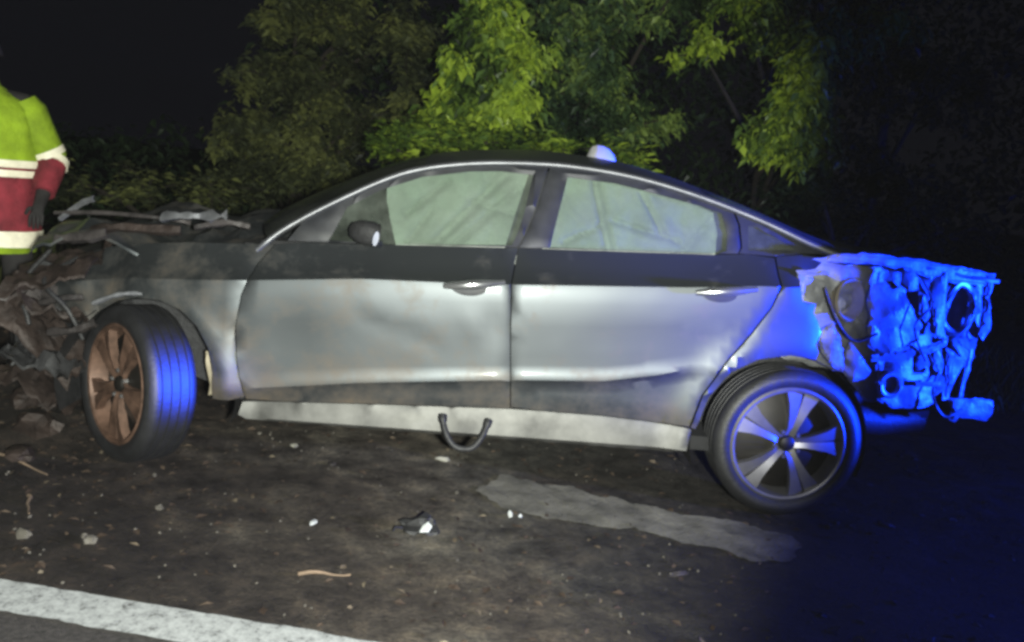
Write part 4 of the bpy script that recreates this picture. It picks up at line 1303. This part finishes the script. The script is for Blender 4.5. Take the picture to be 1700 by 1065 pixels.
# ------------------------------------------------------------------ the rescue worker at the left edge
def person():
    px, py = -1.15, .32
    gz = shoulder_h(px, py)
    root = empty('person', (px, py, gz))
    root.rotation_euler = (0, 0, R(15))
    tag(root, 'person in lime and red high-visibility jacket with pale bands, at the left edge', 'person')
    me = bpy.data.meshes.new('body')
    J = {'pel': (0, 0, .95, .15, .12), 'sp1': (0, .0, 1.12, .15, .115), 'sp2': (0, .01, 1.32, .17, .125), 'nk': (0, .0, 1.50, .065, .065), 'hd0': (0, -.015, 1.60, .07, .085), 'hd1': (0, -.02, 1.72, .075, .09), 'hd2': (0, -.01, 1.79, .045, .05)}
    for s, n in ((1, 'r'), (-1, 'l')):
        J['hip' + n] = (.10 * s, 0, .88, .095, .10); J['kn' + n] = (.125 * s, -.03, .50, .066, .072); J['an' + n] = (.14 * s, .02, .10, .05, .055); J['to' + n] = (.155 * s, -.13, .045, .045, .035)
        J['sh' + n] = (.185 * s, .01, 1.43, .075, .075); J['el' + n] = (.275 * s, .03, 1.13, .055, .055); J['wr' + n] = (.25 * s, -.13, .93, .036, .036)
    E = [('pel', 'sp1'), ('sp1', 'sp2'), ('sp2', 'nk'), ('nk', 'hd0'), ('hd0', 'hd1'), ('hd1', 'hd2')]
    for n in 'rl':
        E += [('pel', 'hip' + n), ('hip' + n, 'kn' + n), ('kn' + n, 'an' + n), ('an' + n, 'to' + n), ('sp2', 'sh' + n), ('sh' + n, 'el' + n), ('el' + n, 'wr' + n)]
        # palm and fingers
        s = 1 if n == 'r' else -1
        J['pa' + n] = (.245 * s, -.20, .875, .034, .020)
        E.append(('wr' + n, 'pa' + n))
        for fi, (ox, ln) in enumerate(((-.027, .062), (-.009, .072), (.009, .068), (.026, .052))):
            J[f'f{fi}a{n}'] = (.245 * s + ox, -.235, .845, .0095, .0095)
            J[f'f{fi}b{n}'] = (.243 * s + ox, -.240, .845 - ln * .55, .0085, .0085)
            J[f'f{fi}c{n}'] = (.240 * s + ox, -.222, .845 - ln, .007, .007)
            E += [('pa' + n, f'f{fi}a{n}'), (f'f{fi}a{n}', f'f{fi}b{n}'), (f'f{fi}b{n}', f'f{fi}c{n}')]
        J['t0' + n] = (.205 * s, -.205, .875, .011, .011); J['t1' + n] = (.195 * s, -.232, .845, .009, .009)
        E += [('pa' + n, 't0' + n), ('t0' + n, 't1' + n)]
    def lean0(t):
        x, y, z = t[:3]
        if z > 1.0: return (x - .12 * (z - 1.0) ** 1.3, y - .10 * (z - 1.0), 1.0 + (z - 1.0) * .86) + tuple(t[3:])
        return t
    J = {k: lean0(t) for k, t in J.items()}
    keys = list(J)
    me.from_pydata([J[k][:3] for k in keys], [(keys.index(a), keys.index(b)) for a, b in E], [])
    me.materials.append(M_navy)
    o = bpy.data.objects.new('body', me)
    COL.objects.link(o)
    o.parent = root
    md = o.modifiers.new('Skin', 'SKIN')
    for i, k in enumerate(keys):
        me.skin_vertices[0].data[i].radius = J[k][3:5]
    me.skin_vertices[0].data[0].use_root = True
    md.use_smooth_shade = True
    ss = o.modifiers.new('Subdivision', 'SUBSURF')
    ss.levels = ss.render_levels = 2
    def lean(p):
        x, y, z = p
        if z > 1.0:
            return Vector((x - .12 * (z - 1.0) ** 1.3, y - .10 * (z - 1.0), 1.0 + (z - 1.0) * .86))
        return Vector(p)
    def shell(name, secs, mat, n=44, wr=.011, seed=0, cx=0):
        V = []; F = []
        for z, rx, ry, ox, oy in secs:
            for k in range(n):
                a = 2 * PI * k / n
                q = 1 + wr * 6 * fbm(math.cos(a) * 2.4, math.sin(a) * 2.4, z * 5 + seed)
                V.append(lean((ox + rx * q * math.copysign(abs(math.cos(a)) ** .85, math.cos(a)), oy + ry * q * math.sin(a), z)))
        for i in range(len(secs) - 1):
            for k in range(n):
                F.append((i * n + k, i * n + (k + 1) % n, (i + 1) * n + (k + 1) % n, (i + 1) * n + k))
        return obj(name, V, F, mat, root, 60)
    shell('jacket', [(1.115, .225, .165, 0, 0), (1.20, .222, .168, 0, 0), (1.30, .228, .168, 0, 0), (1.40, .225, .158, 0, 0), (1.455, .195, .135, 0, 0), (1.50, .135, .105, 0, 0), (1.535, .095, .09, 0, 0), (1.575, .088, .088, 0, -.005)], M_lime, seed=1)
    shell('jacket_skirt', [(.74, .215, .175, 0, 0), (.82, .212, .17, 0, 0), (.92, .208, .162, 0, 0), (1.03, .214, .16, 0, 0)], M_red, seed=2, wr=.012)
    shell('reflective_band', [(1.075, .232, .172, 0, 0), (1.095, .234, .174, 0, 0), (1.118, .232, .172, 0, 0)], M_refl, seed=1)
    shell('dark_band', [(1.055, .220, .165, 0, 0), (1.08, .222, .166, 0, 0)], M_red, seed=1)
    shell('reflective_band', [(1.020, .222, .168, 0, 0), (1.04, .226, .170, 0, 0), (1.060, .226, .170, 0, 0)], M_refl, seed=2)
    shell('reflective_band', [(.665, .226, .182, 0, 0), (.70, .228, .184, 0, 0), (.745, .222, .178, 0, 0)], M_refl, seed=2)
    shell('jacket_hem', [(.63, .19, .16, 0, 0), (.668, .20, .17, 0, 0)], M_lime, seed=3)
    for s in (1, -1):
        a, b, c = Vector((.17 * s, .01, 1.46)), Vector((.275 * s, .03, 1.13)), Vector((.25 * s, -.12, .94))
        a, b, c = lean(a), lean(b), lean(c)
        g = MB(); g.tube([a, a.lerp(b, .2), a.lerp(b, .5), a.lerp(b, .85)], [.075, .098, .090, .080], 14); g.build('sleeve', M_lime, root, 60)
        g = MB(); g.tube([a.lerp(b, .82), a.lerp(b, .93)], [.086, .085], 14); g.build('reflective_band', M_refl, root, 60)
        g = MB(); g.tube([a.lerp(b, .93), a.lerp(b, 1.0)], [.080, .078], 14); g.build('sleeve', M_lime, root, 60)
        g = MB(); g.tube([a.lerp(b, 1.0), b + (c - b) * .16], [.084, .082], 14); g.build('reflective_band', M_refl, root, 60)
        g = MB(); g.tube([b, b.lerp(c, .15), b.lerp(c, .55), b.lerp(c, .95)], [.074, .076, .066, .056], 14); g.build('sleeve', M_red, root, 60)
    # head and helmet
    g = MB()
    for i in range(9):
        t = i / 8
        z = 1.70 + .15 * math.sin(t * PI / 2); r_ = .135 * math.cos(t * PI / 2) + .002
        for k in range(20):
            a = 2 * PI * k / 20
            g.v.append(lean((r_ * math.cos(a), -.015 + r_ * 1.18 * math.sin(a), z)))
    for i in range(8):
        for k in range(20):
            g.f.append((i * 20 + k, i * 20 + (k + 1) % 20, (i + 1) * 20 + (k + 1) % 20, (i + 1) * 20 + k))
    g.build('helmet', M_hair, root, 60)
    g = MB()
    bm = bmesh.new(); bmesh.ops.create_uvsphere(bm, u_segments=20, v_segments=14, radius=1)
    for v_ in bm.verts:
        x, y, z = v_.co
        v_.co = lean((x * .078 * (1 - .12 * max(0, -z)), y * .098 - (.012 if y < -.9 else 0), 1.665 + z * .118))
    me2 = bpy.data.meshes.new('head'); bm.to_mesh(me2); bm.free(); me2.materials.append(M_skin)
    for p in me2.polygons: p.use_smooth = True
    h = bpy.data.objects.new('head', me2); COL.objects.link(h); h.parent = root
    for s in (1, -1):
        g = MB(); g.box((.155 * s, -.06, .045), (.10, .28, .09), None, .008); g.build('boot', M_plastic, root, 60)
person()

# ------------------------------------------------------------------ haze volume added to veil the blacks
hb = MB()
hb.box((1.5, 1.0, 2.4), (34, 26, 7.0))
hz = hb.build('haze', simple('haze_veil_shell', (.5, .5, .5)), flat=True)  # added haze box, there to veil the blacks
hm = bpy.data.materials.new('haze_veil')
hm.use_nodes = True
hn = hm.node_tree
hn.nodes.clear()
ho = hn.nodes.new('ShaderNodeOutputMaterial')
hv = hn.nodes.new('ShaderNodeVolumePrincipled')
hv.inputs['Color'].default_value = (0.9, 0.92, 0.95, 1)
hv.inputs['Density'].default_value = 0.00030
hn.links.new(hv.outputs[0], ho.inputs['Volume'])
hz.data.materials.clear()
hz.data.materials.append(hm)
tag(hz, 'thin added haze veil over the whole scene', 'haze', kind='stuff')
